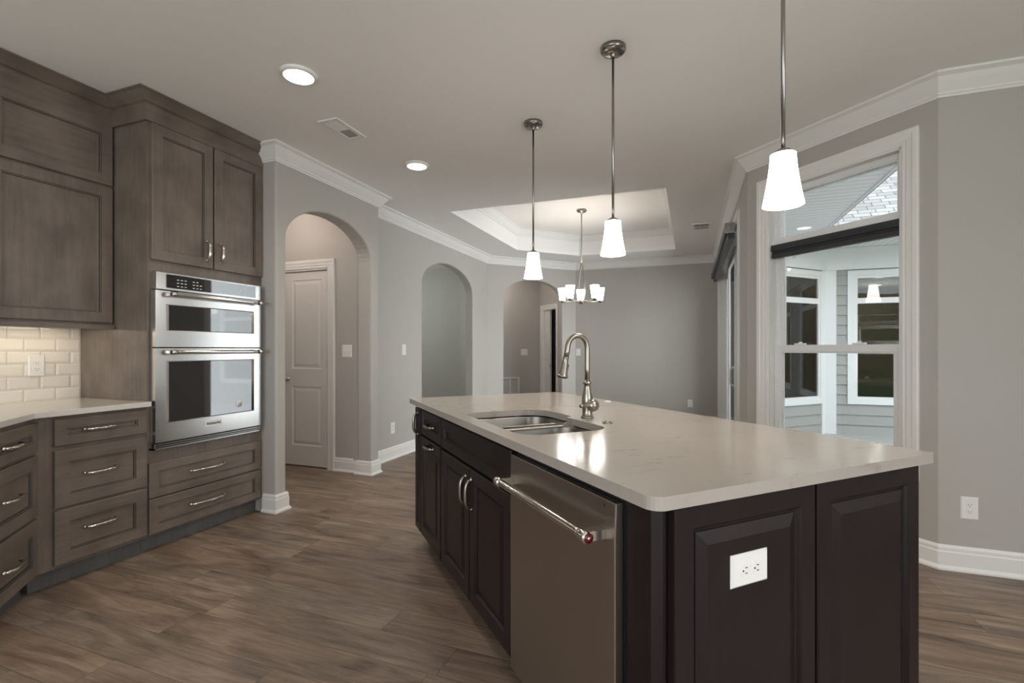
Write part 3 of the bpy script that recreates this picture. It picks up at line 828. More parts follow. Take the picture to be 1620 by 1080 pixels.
# angled corner drawers
ang = 3 * pi / 4
cs = Vector((XF, BY0, 0)) + U * 0.60
cc_ = thing('corner_cabinet', 'taupe three-drawer cabinet set at an angle in the counter corner', 'cabinet', tuple(cs), ang)
g = G(); g.prism([(0, 0), (0.598, 0), (0.846, 0.248), (0.846, 0.635), (0.0, 0.635)], 0.10, 0.883); g.build('carcass', M['taupe'], cc_)
g = G(); g.prism([(0.03, 0.06), (0.62, 0.06), (0.80, 0.25), (0.80, 0.62), (0.03, 0.62)], 0, 0.10); g.build('toe_kick', M['toe'], cc_)
for z0, z1, hz in ((0.715, 0.862, .792), (0.400, 0.700, .556), (0.112, 0.384, .252)):
    front('drawer', cc_, recess_rings(0.020, 0.590, z0, z1, 0.052 if z1 > .8 else 0.062), M['taupe_h'], (0.335, hz, 0.150, False))

# counter on the left
pc = [(-3.686, 1.951), (-3.686, 0.15), (-2.62, 0.15), Vector((-3.002, 1.405, 0)) + U * 0.62, (-3.002, 1.405), (-3.002, 1.951)]
pc = [(p[0], p[1]) for p in pc]
g = G(); g.prism(pc, 0.884, 0.914); o = g.build('countertop', M['quartz2'])
tag(o, 'cream quartz countertop on the taupe base cabinets beside the oven tower', 'countertop')
bv = o.modifiers.new('b', 'BEVEL'); bv.width = 0.003; bv.segments = 2

# backsplash: bevelled subway tiles
g = G(); g.box(-3.689, -3.682, 0.16, 1.953, 0.9145, 1.364)
y_end = 1.9535
g.mi = 1
for r in range(6):
    z0 = 1.364 - (r + 1) * 0.0752; z1 = z0 + 0.0730
    y = 1.596 + (0.076 if r % 2 else 0) - 0.152 * 10
    while y < y_end:
        a, b = max(y, 0.16), min(y + 0.1498, y_end)
        if b - a > 0.02:
            e = min(0.011, (b - a) / 3)
            rr = [(a, b, z0, z1, 0), (a, b, z0, z1, -0.004), (a + e, b - e, z0 + .011, z1 - .011, -0.0068), (a + e + .001, b - e - .001, z0 + .012, z1 - .012, -0.0070)]
            g.rings(rr, Matrix.Translation((-3.683, 0, 0)) @ Matrix.Rotation(pi / 2, 4, 'Z'))
        y += 0.152
o = g.build('tile_backsplash', [M['grout'], M['tile']]); tag(o, 'cream glossy subway tile backsplash above the left counter', 'backsplash')

# upper cabinet on the left
uc = thing('upper_cabinet', 'taupe stacked wall cabinet hanging above the tiled backsplash', 'cabinet', (-3.36, 1.36, 0), RZ)
UW = 0.590
g = G(); g.box(0, UW, 0, 0.328, 1.365, 2.735); g.build('carcass', M['taupe'], uc)
front('door', uc, recess_rings(0.004, UW - .008, 2.225, 2.592, 0.062), M['taupe_h'])
front('door', uc, recess_rings(0.004, UW - .008, 1.385, 2.212, 0.062), M['taupe'])
g = G(); g.sweep([(0, 0.0), (UW, 0)], cct); g.build('crown_moulding', M['taupe_h'], uc)
g = G(); g.box(-0.003, UW, -0.026, 0.0, 1.345, 1.372, bev=.003); g.build('light_rail', M['taupe_h'], uc)
ul = thing('under_cabinet_light', 'slim light bar under the wall cabinet lighting the tile', 'light', (-3.52, 1.62, 1.346), RZ)
g = G(); g.box(-0.22, 0.25, -0.015, 0.015, 0.009, 0.0185); g.build('light_housing', M['white'], ul)
g = G(); g.box(-0.21, 0.24, -0.011, 0.011, 0.0065, 0.009); g.build('diffuser', emit('warm_led', (1.0, 0.84, 0.62), 16.0), ul)

# ------------------------------------------------------------------ island
# left working face: local x along U, y into the island
VF = 0.048


def iobj(name, label, u0, w):
    p = isl(u0, VF); t = thing(name, label, 'cabinet', (p.x, p.y, 0), -pi / 4); return t


def icarc(t, w, d=0.58):
    g = G(); g.box(0, w, 0, d, 0.10, 0.8835); g.build('carcass', M['espresso'], t)
    g = G(); g.box(0, w, 0.07, d, 0, 0.10); g.build('toe_kick', M['espresso'], t)


NK = M['nickel']
t = iobj('pullout_cabinet', 'narrow dark espresso island cabinet at the end farthest from the dishwasher', 0.0, 0.14); icarc(t, 0.139)
front('door', t, raised_rings(0.004, 0.136, 0.115, 0.862, 0.038, bev=0.012), M['espresso'], (0.085, 0.770, 0.13, True), NK)
t = iobj('trash_cabinet', 'dark espresso island cabinet with one drawer over a door, left of the sink cabinet', 0.14, 0.42); icarc(t, 0.424)
front('drawer', t, recess_rings(0.006, 0.420, 0.715, 0.862, 0.045), M['espresso'], (0.225, 0.790, 0.13, False), NK)
front('door', t, raised_rings(0.006, 0.420, 0.115, 0.703, 0.060), M['espresso'], (0.225, 0.672, 0.13, False), NK)
t = iobj('sink_cabinet', 'dark espresso sink base cabinet with two doors beside the dishwasher', 0.565, 0.89)
g = G(); W_ = 0.889
g.box(0, W_, 0, 0.018, 0.10, 0.8835); g.box(0, 0.018, 0.018, 0.56, 0.10, 0.8835); g.box(W_ - .018, W_, 0.018, 0.56, 0.10, 0.8835); g.box(0.018, W_ - .018, 0.018, 0.56, 0.10, 0.118); g.box(0.018, W_ - .018, 0.55, 0.56, 0.118, 0.8835)
g.build('carcass', M['espresso'], t)
g = G(); g.box(0, W_, 0.07, 0.56, 0, 0.10); g.build('toe_kick', M['espresso'], t)
front('false_drawer', t, recess_rings(0.010, 0.883, 0.713, 0.862, 0.048), M['espresso'])
front('door', t, raised_rings(0.010, 0.441, 0.115, 0.700, 0.062), M['espresso'], (0.412, 0.595, 0.128, True), NK)
front('door', t, raised_rings(0.451, 0.883, 0.115, 0.700, 0.062), M['espresso'], (0.483, 0.595, 0.128, True), NK)

# dishwasher
p = isl(1.462, VF)
dw = thing('dishwasher', 'stainless steel dishwasher with tubular bar handle in the island', 'dishwasher', (p.x, p.y, 0), -pi / 4)
g = G(); g.box(0.002, 0.612, 0.0, 0.56, 0.10, 0.655); g.box(0.002, 0.612, 0.0, 0.018, 0.655, 0.872); g.build('tub', M['black'], dw)
g = G(); g.box(0.002, 0.612, 0.07, 0.56, 0.0, 0.10); g.build('toe_kick', M['black'], dw)
g = G()
# door skin: upper part leans slightly back
pr = [(-0.004, 0.10), (-0.030, 0.10), (-0.030, 0.775), (-0.026, 0.852), (-0.004, 0.852)]
mm = Matrix(((0, 0, 1, 0), (1, 0, 0, 0), (0, 1, 0, 0), (0, 0, 0, 1)))
g.prism(pr, 0.004, 0.610, mm)
dd = g.build('door', M['steel_v'], dw); bv = dd.modifiers.new('b', 'BEVEL'); bv.width = .003; bv.segments = 2
g = G(); hz = 0.768
g.tube([(0.020, -0.085, hz), (0.06, -0.085, hz), (0.53, -0.085, hz), (0.575, -0.085, hz)], 0.0125, 24)
for x in (0.030, 0.563):
    g.lathe([(0.0150, -0.017), (0.0165, -0.012), (0.0165, 0.012), (0.0150, 0.017)], Matrix.Translation((x, -0.085, hz)) @ Matrix.Rotation(pi / 2, 4, 'Y'), 24)
    g.prism([(x - .012, -0.080), (x + .012, -0.080), (x + .016, -0.028), (x - .016, -0.028)], hz - .011, hz + .013)
h = g.build('handle', M['chrome'], dd)
for x, sg in ((0.016, -1), (0.580, 1)):
    g = G(); g.lathe([(0.0125, 0.0), (0.0125, 0.003)], Matrix.Translation((x, -0.085, hz)) @ Matrix.Rotation(sg * pi / 2, 4, 'Y'), 20)
    g.build('medallion', M['red'], dd)
    g = G(); g.lathe([(0.0045, 0.002), (0.0045, 0.0042), (0, 0.0045)], Matrix.Translation((x, -0.085, hz)) @ Matrix.Rotation(sg * pi / 2, 4, 'Y'), 14)
    g.build('medallion_centre', M['chrome'], dd)
g = G(); g.lathe([(0.0028, 0), (0.0028, .001)], Matrix.Translation((0.565, -0.0275, 0.836)) @ Matrix.Rotation(pi / 2, 4, 'X'), 10); g.build('indicator', M['black'], dd)

# island end panels with post
UE = 2.184; VE0, VE1 = 0.060, 1.052
p = isl(UE, 0.0)
en = thing('island_end_cabinet', 'dark espresso island end with two raised door panels and a corner post', 'cabinet', (p.x, p.y, 0), pi / 4)
g = G(); g.box(0.075, VE1, 0.0, 0.100, 0.0, 0.8835); g.build('end_panel', M['espresso'], en)
g = G(); g.prism([(VF - .0, 0.108), (VF - .0, 0.018), (0.066, 0.0), (0.080, 0.0), (0.080, 0.108)], 0.0, 0.8835); g.build('corner_post', M['espresso'], en)
g = G(); g.box(VE0 - .0, VE1, -0.012, 0.0, 0.0, 0.10)
g.bm.free()
front('door_panel', en, raised_rings(0.082, 0.563, 0.065, 0.874, 0.058, bev=0.030), M['espresso'])
front('door_panel', en, raised_rings(0.572, VE1, 0.065, 0.874, 0.058, bev=0.030), M['espresso'])

# back panel of the island (seating side)
p = isl(2.08, 1.045)
bk = thing('island_back_panel', 'dark espresso back panel of the island facing the window', 'panel', (p.x, p.y, 0), 3 * pi / 4)
g = G(); g.box(0.0, 2.07, 0, 0.40, 0.0, 0.8835); g.build('carcass', M['espresso'], bk)
for k in range(4): front('door_panel', bk, raised_rings(0.01 + k * .515, 0.51 + k * .515, 0.065, 0.874, 0.058, bev=0.036), M['espresso'])


# island top with the sink cut-out
def fillet(pts, r, n=6):
    out = []; N_ = len(pts)
    for i in range(N_):
        a, b, c = Vector(pts[i - 1]), Vector(pts[i]), Vector(pts[(i + 1) % N_])
        rr = r[i] if isinstance(r, (list, tuple)) else r
        d0 = (a - b).normalized(); d1 = (c - b).normalized(); ang_ = d0.angle(d1); tl = rr / math.tan(ang_ / 2)
        p0 = b + d0 * tl; p1 = b + d1 * tl; bis = (d0 + d1).normalized(); ce = b + bis * (rr / sin(ang_ / 2))
        a0 = math.atan2(p0.y - ce.y, p0.x - ce.x); a1 = math.atan2(p1.y - ce.y, p1.x - ce.x)
        da = (a1 - a0 + pi) % (2 * pi) - pi
        for k in range(n + 1): out.append((ce.x + rr * cos(a0 + da * k / n), ce.y + rr * sin(a0 + da * k / n)))
    return out


TU0, TU1, TV0, TV1 = -0.035, 2.238, -0.005, 1.070
topo = fillet([(TU0, TV0), (TU1, TV0), (TU1, TV1), (TU0, TV1)], [0.02, 0.035, 0.012, 0.02])
CU0, CU1, CV0, CV1, CV2, CUM = 0.790, 1.478, 0.068, 0.495, 0.455, 1.118
cut = fillet([(CU0, CV0), (CU1, CV0), (CU1, CV2), (CUM, CV2), (CUM, CV1), (CU0, CV1)], [0.09, 0.09, 0.09, 0.018, 0.018, 0.11], 7)
rotI = Matrix.Translation(OI) @ Matrix.Rotation(-pi / 4, 4, 'Z')   # local x=U, y=V
g = G(); bm = g.bm
for loop in (topo, cut):
    vs = [bm.verts.new((x, y, 0.884)) for x, y in loop]
    for i in range(len(vs)): bm.edges.new((vs[i], vs[(i + 1) % len(vs)]))
bmesh.ops.triangle_fill(bm, use_beauty=True, use_dissolve=False, edges=bm.edges[:])
ext = bmesh.ops.extrude_face_region(bm, geom=bm.faces[:])
bmesh.ops.translate(bm, vec=(0, 0, 0.030), verts=[v for v in ext['geom'] if isinstance(v, bmesh.types.BMVert)])
ct = g.build('island_countertop', M['quartz'], loc=tuple(OI), rz=-pi / 4)
tag(ct, 'pale quartz island countertop with a sink cut-out', 'countertop')
bv = ct.modifiers.new('b', 'BEVEL'); bv.width = 0.003; bv.segments = 3; bv.limit_method = 'ANGLE'; bv.angle_limit = radians(40)

# sink, two undermounted bowls
sk = thing('kitchen_sink', 'undermount double bowl stainless sink in the island', 'sink', tuple(OI), -pi / 4)


def bowl(x0, x1, y0, y1, depth, r):
    g = G(); bm = g.bm; rows = []
    prof = [(-0.030, 0.8835), (0.0, 0.8835), (0.003, 0.870), (0.010, 0.884 - depth + 0.03), (0.022, 0.884 - depth + 0.008), (0.040, 0.884 - depth)]
    for ins, z in prof:
        rr = max(0.02, r - ins)
        pts = fillet([(x0 + ins, y0 + ins), (x1 - ins, y0 + ins), (x1 - ins, y1 - ins), (x0 + ins, y1 - ins)], rr, 8)
        rows.append([bm.verts.new((x, y, z)) for x, y in pts])
    for a, b in zip(rows, rows[1:]):
        n = len(a)
        for i in range(n): f = bm.faces.new((a[i], a[(i + 1) % n], b[(i + 1) % n], b[i])); f.smooth = True
    bm.faces.new(rows[-1])
    o = g.build('bowl', M['sinksteel'], sk)
    cx, cy = (x0 + x1) / 2, (y0 + y1) / 2 + .04
    g = G(); g.lathe([(0.045, 0), (0.045, 0.003), (0.038, 0.002), (0.030, -0.004), (0.0, -0.004)], Matrix.Translation((cx, cy, 0.885 - depth)), 24); g.build('drain', M['chrome'], o)
    return o


bowl(0.778, 1.105, 0.056, 0.508, 0.22, 0.09)
bowl(1.131, 1.490, 0.056, 0.468, 0.18, 0.09)
g = G(); g.box(1.07, 1.166, 0.10, 0.42, 0.8775, 0.8832, bev=.0025); g.build('divider', M['sinksteel'], sk)

# faucet
fp = isl(1.175, 0.535, 0.914)
fc = thing('kitchen_faucet', 'brushed nickel gooseneck pull-down faucet standing behind the sink', 'faucet', tuple(fp), -pi / 4)
g = G(); g.lathe([(0.029, 0), (0.029, 0.004), (0.0265, 0.008), (0.0235, 0.012), (0.0225, 0.030), (0.0235, 0.055), (0.0250, 0.075), (0.0235, 0.095), (0.0180, 0.120), (0.0145, 0.140), (0.0140, 0.150), (0.0190, 0.154), (0.0200, 0.160), (0.0150, 0.166), (0.0115, 0.172)], None, 32)
fb = g.build('faucet_body', NK, fc)
R_ = 0.052
arc = [(0, 0, 0.165), (0, 0, 0.22), (0, 0, 0.27), (0, 0, 0.305)] + [(0, -R_ + R_ * cos(a), 0.315 + R_ * 1.08 * sin(a)) for a in [pi * k / 14 for k in range(1, 14)]]
ex_, ey_ = -2 * R_ - 0.002, 0.300
arc += [(0, ex_, 0.302), (0, ex_ - .006, 0.275)]
g = G(); g.tube(arc, 0.0118, 20); g.build('spout', NK, fc)
hd = Vector((0, -0.22, -1)).normalized()
ms = Matrix.Translation((0, ex_ - .006, 0.276)) @ (Vector((0, 0, 1)).rotation_difference(hd)).to_matrix().to_4x4()
g = G(); g.lathe([(0.0118, 0), (0.0138, 0.001), (0.0138, 0.006), (0.0125, 0.008), (0.0145, 0.030), (0.0190, 0.060), (0.0215, 0.078), (0.0225, 0.082), (0.0255, 0.086), (0.0255, 0.090), (0.0215, 0.094), (0.0, 0.094)], ms, 28)
sh = g.build('spray_head', NK, fc)
g = G(); g.box(-.006, .006, -0.0195, -0.010, 0.030, 0.056, ms, bev=.002); g.build('spray_button', M['black'], sh)
g = G(); g.lathe([(0.021, 0.0), (0.019, 0.002), (0, 0.002)], ms @ Matrix.Translation((0, 0, .0935)), 24); g.build('spray_face', M['black'], sh)
# side valve + lever on the U side
mv = Matrix.Translation((0.012, 0, 0.060)) @ Matrix.Rotation(pi / 2, 4, 'Y')
g = G(); g.lathe([(0.018, 0), (0.0215, 0.010), (0.0265, 0.022), (0.0280, 0.032), (0.0260, 0.043), (0.0170, 0.052), (0.0, 0.056)], mv, 24); hb = g.build('valve_housing', NK, fc)
g = G(); g.tube([(0.047, 0.022, 0.060), (0.049, 0.010, 0.060), (0.050, -0.020, 0.061), (0.052, -0.055, 0.062), (0.053, -0.066, 0.062), (0.053, -0.072, 0.062)], [0.012, 0.0125, 0.0085, 0.0065, 0.0095, 0.0085], 14); g.build('lever', NK, fc)

# air switch and pop-up cap
p = isl(1.345, 0.522, 0.914)
t = thing('air_switch', 'small round nickel air switch button on the island beside the faucet', 'switch', tuple(p))
g = G(); g.lathe([(0.021, 0), (0.021, 0.003), (0.018, 0.005), (0.0, 0.005)], None, 24); g.build('switch_base', NK, t)
g = G(); g.lathe([(0.012, 0.005), (0.012, 0.008), (0.0, 0.009)], None, 20); g.build('button', NK, t)
p = isl(0.66, 1.02, 0.914)
g = G(); g.lathe([(0.020, 0), (0.020, 0.002), (0.017, 0.003), (0.0, 0.003)], None, 24); o = g.build('counter_outlet_cap', M['white'], loc=tuple(p)); tag(o, 'flat round white outlet cap on the far side of the island top', 'cap')

# ------------------------------------------------------------------ electrical plates (local: x across, -y outwards, z up)


def plate(name, label, cat, loc, rz, kind='outlet', w=0.078, h=0.124, horiz=False):
    t = thing(name, label, cat, loc, rz)
    if horiz: w, h = h, w
    g = G(); g.rings([(-w / 2, w / 2, -h / 2, h / 2, 0), (-w / 2, w / 2, -h / 2, h / 2, -0.002), (-w / 2 + .005, w / 2 - .005, -h / 2 + .005, h / 2 - .005, -0.0065)]); g.build('cover_plate', M['white'], t)
    if kind == 'outlet':
        for s in (-1, 1):
            rot = Matrix.Translation((0, -0.0055, 0)) @ (Matrix.Rotation(pi / 2, 4, 'Y') if horiz else Matrix.Identity(4)) @ Matrix.Translation((0, 0, s * 0.0195)) @ Matrix.Rotation(pi / 2, 4, 'X')
            g = G(); g.prism([(0.0165 * cos(a) if abs(cos(a)) < 1 else 0.0165 * cos(a), max(-0.0128, min(0.0128, 0.0175 * sin(a)))) for a in [2 * pi * k / 28 for k in range(28)]], 0, 0.0028, rot)
            r = g.build('receptacle', M['white'], t)
            g = G(); g.box(-0.0075, -0.0055, -0.001, 0.006, 0.0025, 0.0034, rot); g.box(0.0055, 0.0075, -0.001, 0.006, 0.0025, 0.0034, rot); g.lathe([(0.0024, 0.0025), (0.0024, 0.0034)], rot @ Matrix.Translation((0, -0.0075, 0)), 10)
            g.build('slots', M['slot'], r)
    else:
        n = 1 if kind == 'switch' else 2
        for k in range(n):
            cx = 0 if n == 1 else (-0.023 + 0.046 * k)
            g = G(); g.prism([(-0.006, -0.033), (-0.010, 0.0), (-0.0075, 0.033), (-0.005, 0.033), (-0.005, -0.033)], cx - .0165, cx + .0165, mm)
            g.build('rocker', M['white'], t)
    return t


plate('wall_outlet', 'white outlet on the tiled backsplash', 'outlet', (-3.692, 1.727, 1.124), RZ)
for ch in ():
    pass
bpy.data.objects['wall_outlet'].location = (-3.6905 + 0.0, 1.727, 1.124); bpy.data.objects['wall_outlet'].location.x = -3.6745
plate('wall_outlet', 'white outlet low on the wall beside the baseboard, between the first and second arches', 'outlet', (-3.13, 4.61, 0.342), RZ)
plate('light_switch', 'single white switch on the wall between the first and second arches', 'switch', (-3.13, 4.838, 1.218), RZ, 'switch')
plate('light_switch', 'double white switch in the hall beside the panelled door', 'switch', (-3.222, 3.96, 1.205), 0, 'double', 0.118, 0.124)
plate('wall_outlet', 'white outlet on the far dining wall near the patio door', 'outlet', (-0.01, 8.49, 0.33), 0)
plate('light_switch', 'single white switch on the far wall behind the faucet neck', 'switch', (-1.885, 8.49, 1.17), 0, 'switch')
plate('wall_outlet', 'white outlet on the wall right of the kitchen window', 'outlet', (1.437, 3.37, 0.350), 0)
p = QH - V * 0.36
plate('light_switch', 'double white switch inside the third arch above the return grille', 'switch', (p.x, p.y, 1.16), pi / 4, 'double', 0.15, 0.13)
p = isl(UE + 0.0206, 0.313)
plate('wall_outlet', 'white outlet set sideways on the island end panel', 'outlet', (p.x, p.y, 0.698), pi / 4, 'outlet', horiz=True)

# return air grille in the corridor
p = QH - V * 0.86
t = thing('return_air_grille', 'white return air grille on the corridor wall inside the third arch', 'grille', (p.x, p.y, 0.35), pi / 4)
g = G(); w_, h_ = 0.385, 0.305
for a in ((-w_, -w_ + .03, -h_, h_), (w_ - .03, w_, -h_, h_), (-w_ + .03, w_ - .03, h_ - .03, h_), (-w_ + .03, w_ - .03, -h_, -h_ + .03)): g.box(a[0], a[1], -0.010, 0, a[2], a[3])
for x in (-0.18, 0, 0.18): g.box(x - .008, x + .008, -0.010, 0, -h_ + .03, h_ - .03)
g.build('grille_frame', M['trim'], t)
g = G(); 
for k in range(27): g.box(-w_ + .03, w_ - .03, -0.006, -0.002, -h_ + .035 + k * .020, -h_ + .046 + k * .020)
g.build('louvres', M['trim'], t)
g = G(); g.box(-w_ + .02, w_ - .02, -0.0015, 0, -h_ + .02, h_ - .02); g.build('backing', M['vent_dark'], t)


# ceiling registers
def register(label, x0, x1, y0, y1, along_y):
    t = thing('ceiling_vent', label, 'vent', ((x0 + x1) / 2, (y0 + y1) / 2, HC), 0 if along_y else pi / 2)
    a, b = ((x1 - x0) / 2, (y1 - y0) / 2) if along_y else ((y1 - y0) / 2, (x1 - x0) / 2)
    g = G(); e = 0.030
    for q in ((-a, -a + e, -b, b), (a - e, a, -b, b), (-a + e, a - e, -b, -b + e), (-a + e, a - e, b - e, b), (-a + e, a - e, -.007, .007)): g.box(q[0], q[1], q[2], q[3], -0.008, 0)
    g.build('vent_frame', M['white'], t)
    g = G(); g.box(-a + e, a - e, -b + e, b - e, -0.0015, 0); g.build('throat', M['vent_dark'], t)
    g = G(); n = 8; wdt = (2 * a - 2 * e) / n
    for k in range(n):
        x = -a + e + (k + .5) * wdt
        for sgn_ in (-1, 1):
            y0_, y1_ = (-b + e, -.007) if sgn_ < 0 else (.007, b - e)
            mtx = Matrix.Translation((x, 0, -.004)) @ Matrix.Rotation(-0.75 if sgn_ < 0 else 0.35, 4, 'Y')
            g.box(-.0055, .0055, y0_, y1_, -.0005, .0005, mtx)
    g.build('louvres', M['white'], t)


register('white ceiling vent between the two recessed lights', -2.335, -2.180, 2.575, 2.885, True)
register('white ceiling vent near the patio door beyond the tray', 0.01, 0.235, 6.27, 6.59, True)

# ------------------------------------------------------------------ recessed lights
def pot(label, x, y):
    t = thing('recessed_light', label, 'light', (x, y, HC))
    g = G(); g.lathe([(0.098, 0.0), (0.098, -0.006), (0.090, -0.014), (0.080, -0.018), (0.078, -0.014), (0.078, 0.0)], None, 40, caps=False); g.build('trim_ring', M['white'], t)
    g = G(); g.lathe([(0.0785, -0.0145), (0.050, -0.0165), (0.0, -0.017)], None, 40, caps=False); g.build('diffuser', M['led'], t)
    return t


pot('round recessed ceiling light nearest the oven cabinet, before the vent', -2.035, 2.10)
pot('round recessed ceiling light beyond the vent, toward the arches', -2.12, 3.47)
for (x, y) in ((-2.035, 2.10), (-2.12, 3.47)):
    d = bpy.data.lights.new('recessed_lamp', 'SPOT'); d.energy = 26; d.spot_size = radians(150); d.spot_blend = 1; d.shadow_soft_size = 0.07; d.color = (1, 0.90, 0.78)
    o = bpy.data.objects.new('recessed_lamp', d); COL.objects.link(o); o.location = (x, y, HC - 0.03)

# ------------------------------------------------------------------ island pendants
p1 = isl(0.133, 0.795); 
pd = thing('pendant_light', 'nickel rod pendant with flared white glass shade, hanging farthest down the island', 'pendant light', (p1.x, p1.y, HC), 0, 'pendants over the island')
g = G(); g.lathe([(0.0635, 0), (0.0635, -0.016), (0.058, -0.024), (0.030, -0.028), (0.0135, -0.029), (0.0125, -0.045), (0.009, -0.050)], None, 36); cn = g.build('canopy', M['iron'], pd)
for a in (0.6, 0.6 + pi):
    g = G(); g.lathe([(0.0045, -0.0275), (0.0045, -0.033), (0.0, -0.035)], Matrix.Translation((0.042 * cos(a), 0.042 * sin(a), 0.003)), 12)
    g.build('canopy_screw', M['black'], cn)
g = G(); g.tube([(0, 0, -0.045), (0, 0, -0.4), (0, 0, -0.868)], 0.0065, 14); g.build('rod', M['iron'], pd)
zb, zt = 1.700 - HC, 1.868 - HC
g = G(); g.lathe([(0.008, zt + .022), (0.018, zt + .016), (0.030, zt + .008), (0.031, zt)], None, 28); g.build('shade_cap', M['iron'], pd)
g = G(); prof = []
for k in range(13):
    a = k / 12; r = 0.0385 + 0.024 * a ** 1.45; prof.append((r, zt - a * (zt - zb)))
prof = [(0.020, zt + .003), (0.034, zt + .001)] + prof
inner = [(r - .003, z) for r, z in prof[::-1]]
g.lathe(prof + inner, None, 40, caps=False); g.build('glass_shade', M['shade_glow'], pd)
g = G(); g.lathe([(0.010, zt - .01), (0.014, zt - .03), (0.025, zt - .07), (0.020, zt - .095), (0.0, zt - .105)], None, 20); g.build('bulb', emit('bulb_glow', (1.0, 0.92, 0.80), 3.0), pd)
pend = [pd]
for u_, lab in ((1.022, 'nickel rod pendant with flared white glass shade, the middle one over the island sink'), (1.948, 'nickel rod pendant with flared white shade, nearest one, in front of the window')):
    q = isl(u_, 0.790); c = copy_tree(pd); c.location = (q.x, q.y, HC); c['label'] = lab; pend.append(c)
for c in pend:
    d = bpy.data.lights.new('pendant_lamp', 'POINT'); d.energy = 10; d.shadow_soft_size = 0.02; d.color = (1, 0.88, 0.72)
    o = bpy.data.objects.new('pendant_lamp', d); COL.objects.link(o); o.location = (c.location.x, c.location.y, 1.735)

# unseen fill lights added to brighten the rooms behind the arches
for nm, loc, e, c in (('hall_fill', (-3.75, 3.40, 2.5), 7, (1, 0.86, 0.76)), ('side_room_fill', (-5.2, 6.3, 2.2), 30, (0.90, 1.0, 0.95)), ('corridor_fill', (-3.3, 8.35, 2.5), 9, (1, 0.90, 0.82))):
    d = bpy.data.lights.new(nm, 'POINT'); d.energy = e; d.shadow_soft_size = 0.05; d.color = c
    o = bpy.data.objects.new(nm, d); COL.objects.link(o); o.location = loc

# ------------------------------------------------------------------ chandelier
CX, CY = -1.352, 6.297
ch = thing('chandelier', 'five-light nickel chandelier hanging from the tray ceiling', 'chandelier', (CX, CY, HT))
g = G(); g.lathe([(0.064, 0), (0.064, -0.018), (0.056, -0.028), (0.016, -0.032), (0.010, -0.055)], None, 32); g.build('canopy', NK, ch)
g = G(); g.tube([(0, 0, -0.04), (0, 0, -0.4), (0, 0, 2.33 - HT)], 0.007, 10); g.build('rod', NK, ch)
hub = 1.855 - HT; topz = 2.33 - HT
g = G()
for k in range(4):
    a = pi / 4 + k * pi / 2; pts = []
    for j in range(13):
        q = j / 12; z = topz + (hub - 0.03 - topz) * q; r = 0.012 + 0.050 * math.sin(pi * min(1, q * 0.62 / 0.62) * 0.5 * 1.0) if q < .62 else None
        if r is None: r = 0.010 + 0.052 * cos((q - .62) / .38 * pi / 2)
        else: r = 0.012 + 0.050 * sin(q / .62 * pi / 2)
        pts.append((r * cos(a), r * sin(a), z))
    g.tube(pts, 0.0045, 8)
g.lathe([(0.008, topz + .03), (0.016, topz + .02), (0.016, topz), (0.008, topz - .01)], None, 16)
g.build('cage', NK, ch)
g = G(); g.lathe([(0.016, hub + .02), (0.030, hub + .005), (0.030, hub - .01), (0.016, hub - .022), (0.008, hub - .035), (0.0, hub - .048)], None, 20); g.build('hub', NK, ch)
for k in range(5):
    th = YAW + pi / 2 - radians(5 + 72 * k); dx, dy = cos(th), sin(th); R0 = 0.262
    g = G(); g.tube([(dx * .02, dy * .02, hub), (dx * .12, dy * .12, hub - .004), (dx * R0, dy * R0, hub)], 0.0055, 8); arm = g.build('arm', NK, ch)
    mt = Matrix.Translation((dx * R0, dy * R0, hub))
    g = G(); g.lathe([(0.010, -.014), (0.020, -.006), (0.030, .010), (0.030, .018)], mt, 18); g.build('cup', NK, arm)
    g = G(); g.lathe([(0.026, .016), (0.037, .020), (0.042, .06), (0.050, .12), (0.0600, .182), (0.0570, .182), (0.047, .12), (0.039, .06), (0.033, .024)], mt, 28, caps=False); g.build('glass_shade', M['shade_small'], arm)
for k in range(5):
    th = YAW + pi / 2 - radians(5 + 72 * k)
    d = bpy.data.lights.new('chandelier_lamp', 'POINT'); d.energy = 5; d.shadow_soft_size = 0.02; d.color = (1, 0.90, 0.78)
    o = bpy.data.objects.new('chandelier_lamp', d); COL.objects.link(o); o.location = (CX + cos(th) * .262, CY + sin(th) * .262, hub + HT + 0.12)

# ------------------------------------------------------------------ outside: porch, wing, roofs, ground
GZ = -0.30
g = G(); g.prism([(0.56, 3.4), (9.0, 3.4), (9.0, 10.4), (0.5, 10.4), (0.5, 4.3)], GZ - .2, GZ); tag(struct(g.build('patio_floor', M['patio'])))
g = G(); g.box(-20, 45, -25, 3.4, GZ - .4, GZ - .06); g.box(9.0, 45, 3.4, 30, GZ - .4, GZ - .06); tag(struct(g.build('ground', M['grass'])))
# our own exterior skin
for nm, p0, p1, hs in (('exterior_wall_slider', (0.565, 8.7), (0.565, 4.31), [(0.42, 3.74, -0.02, 2.42)]), ('exterior_wall_window', (0.565, 4.31), (1.36, 3.515), [(0.185 - .06, 1.068 - .06, 0.55, 2.425)])):
    pass

WP0, WP1 = (2.278, 10.2), (7.6, 10.2)


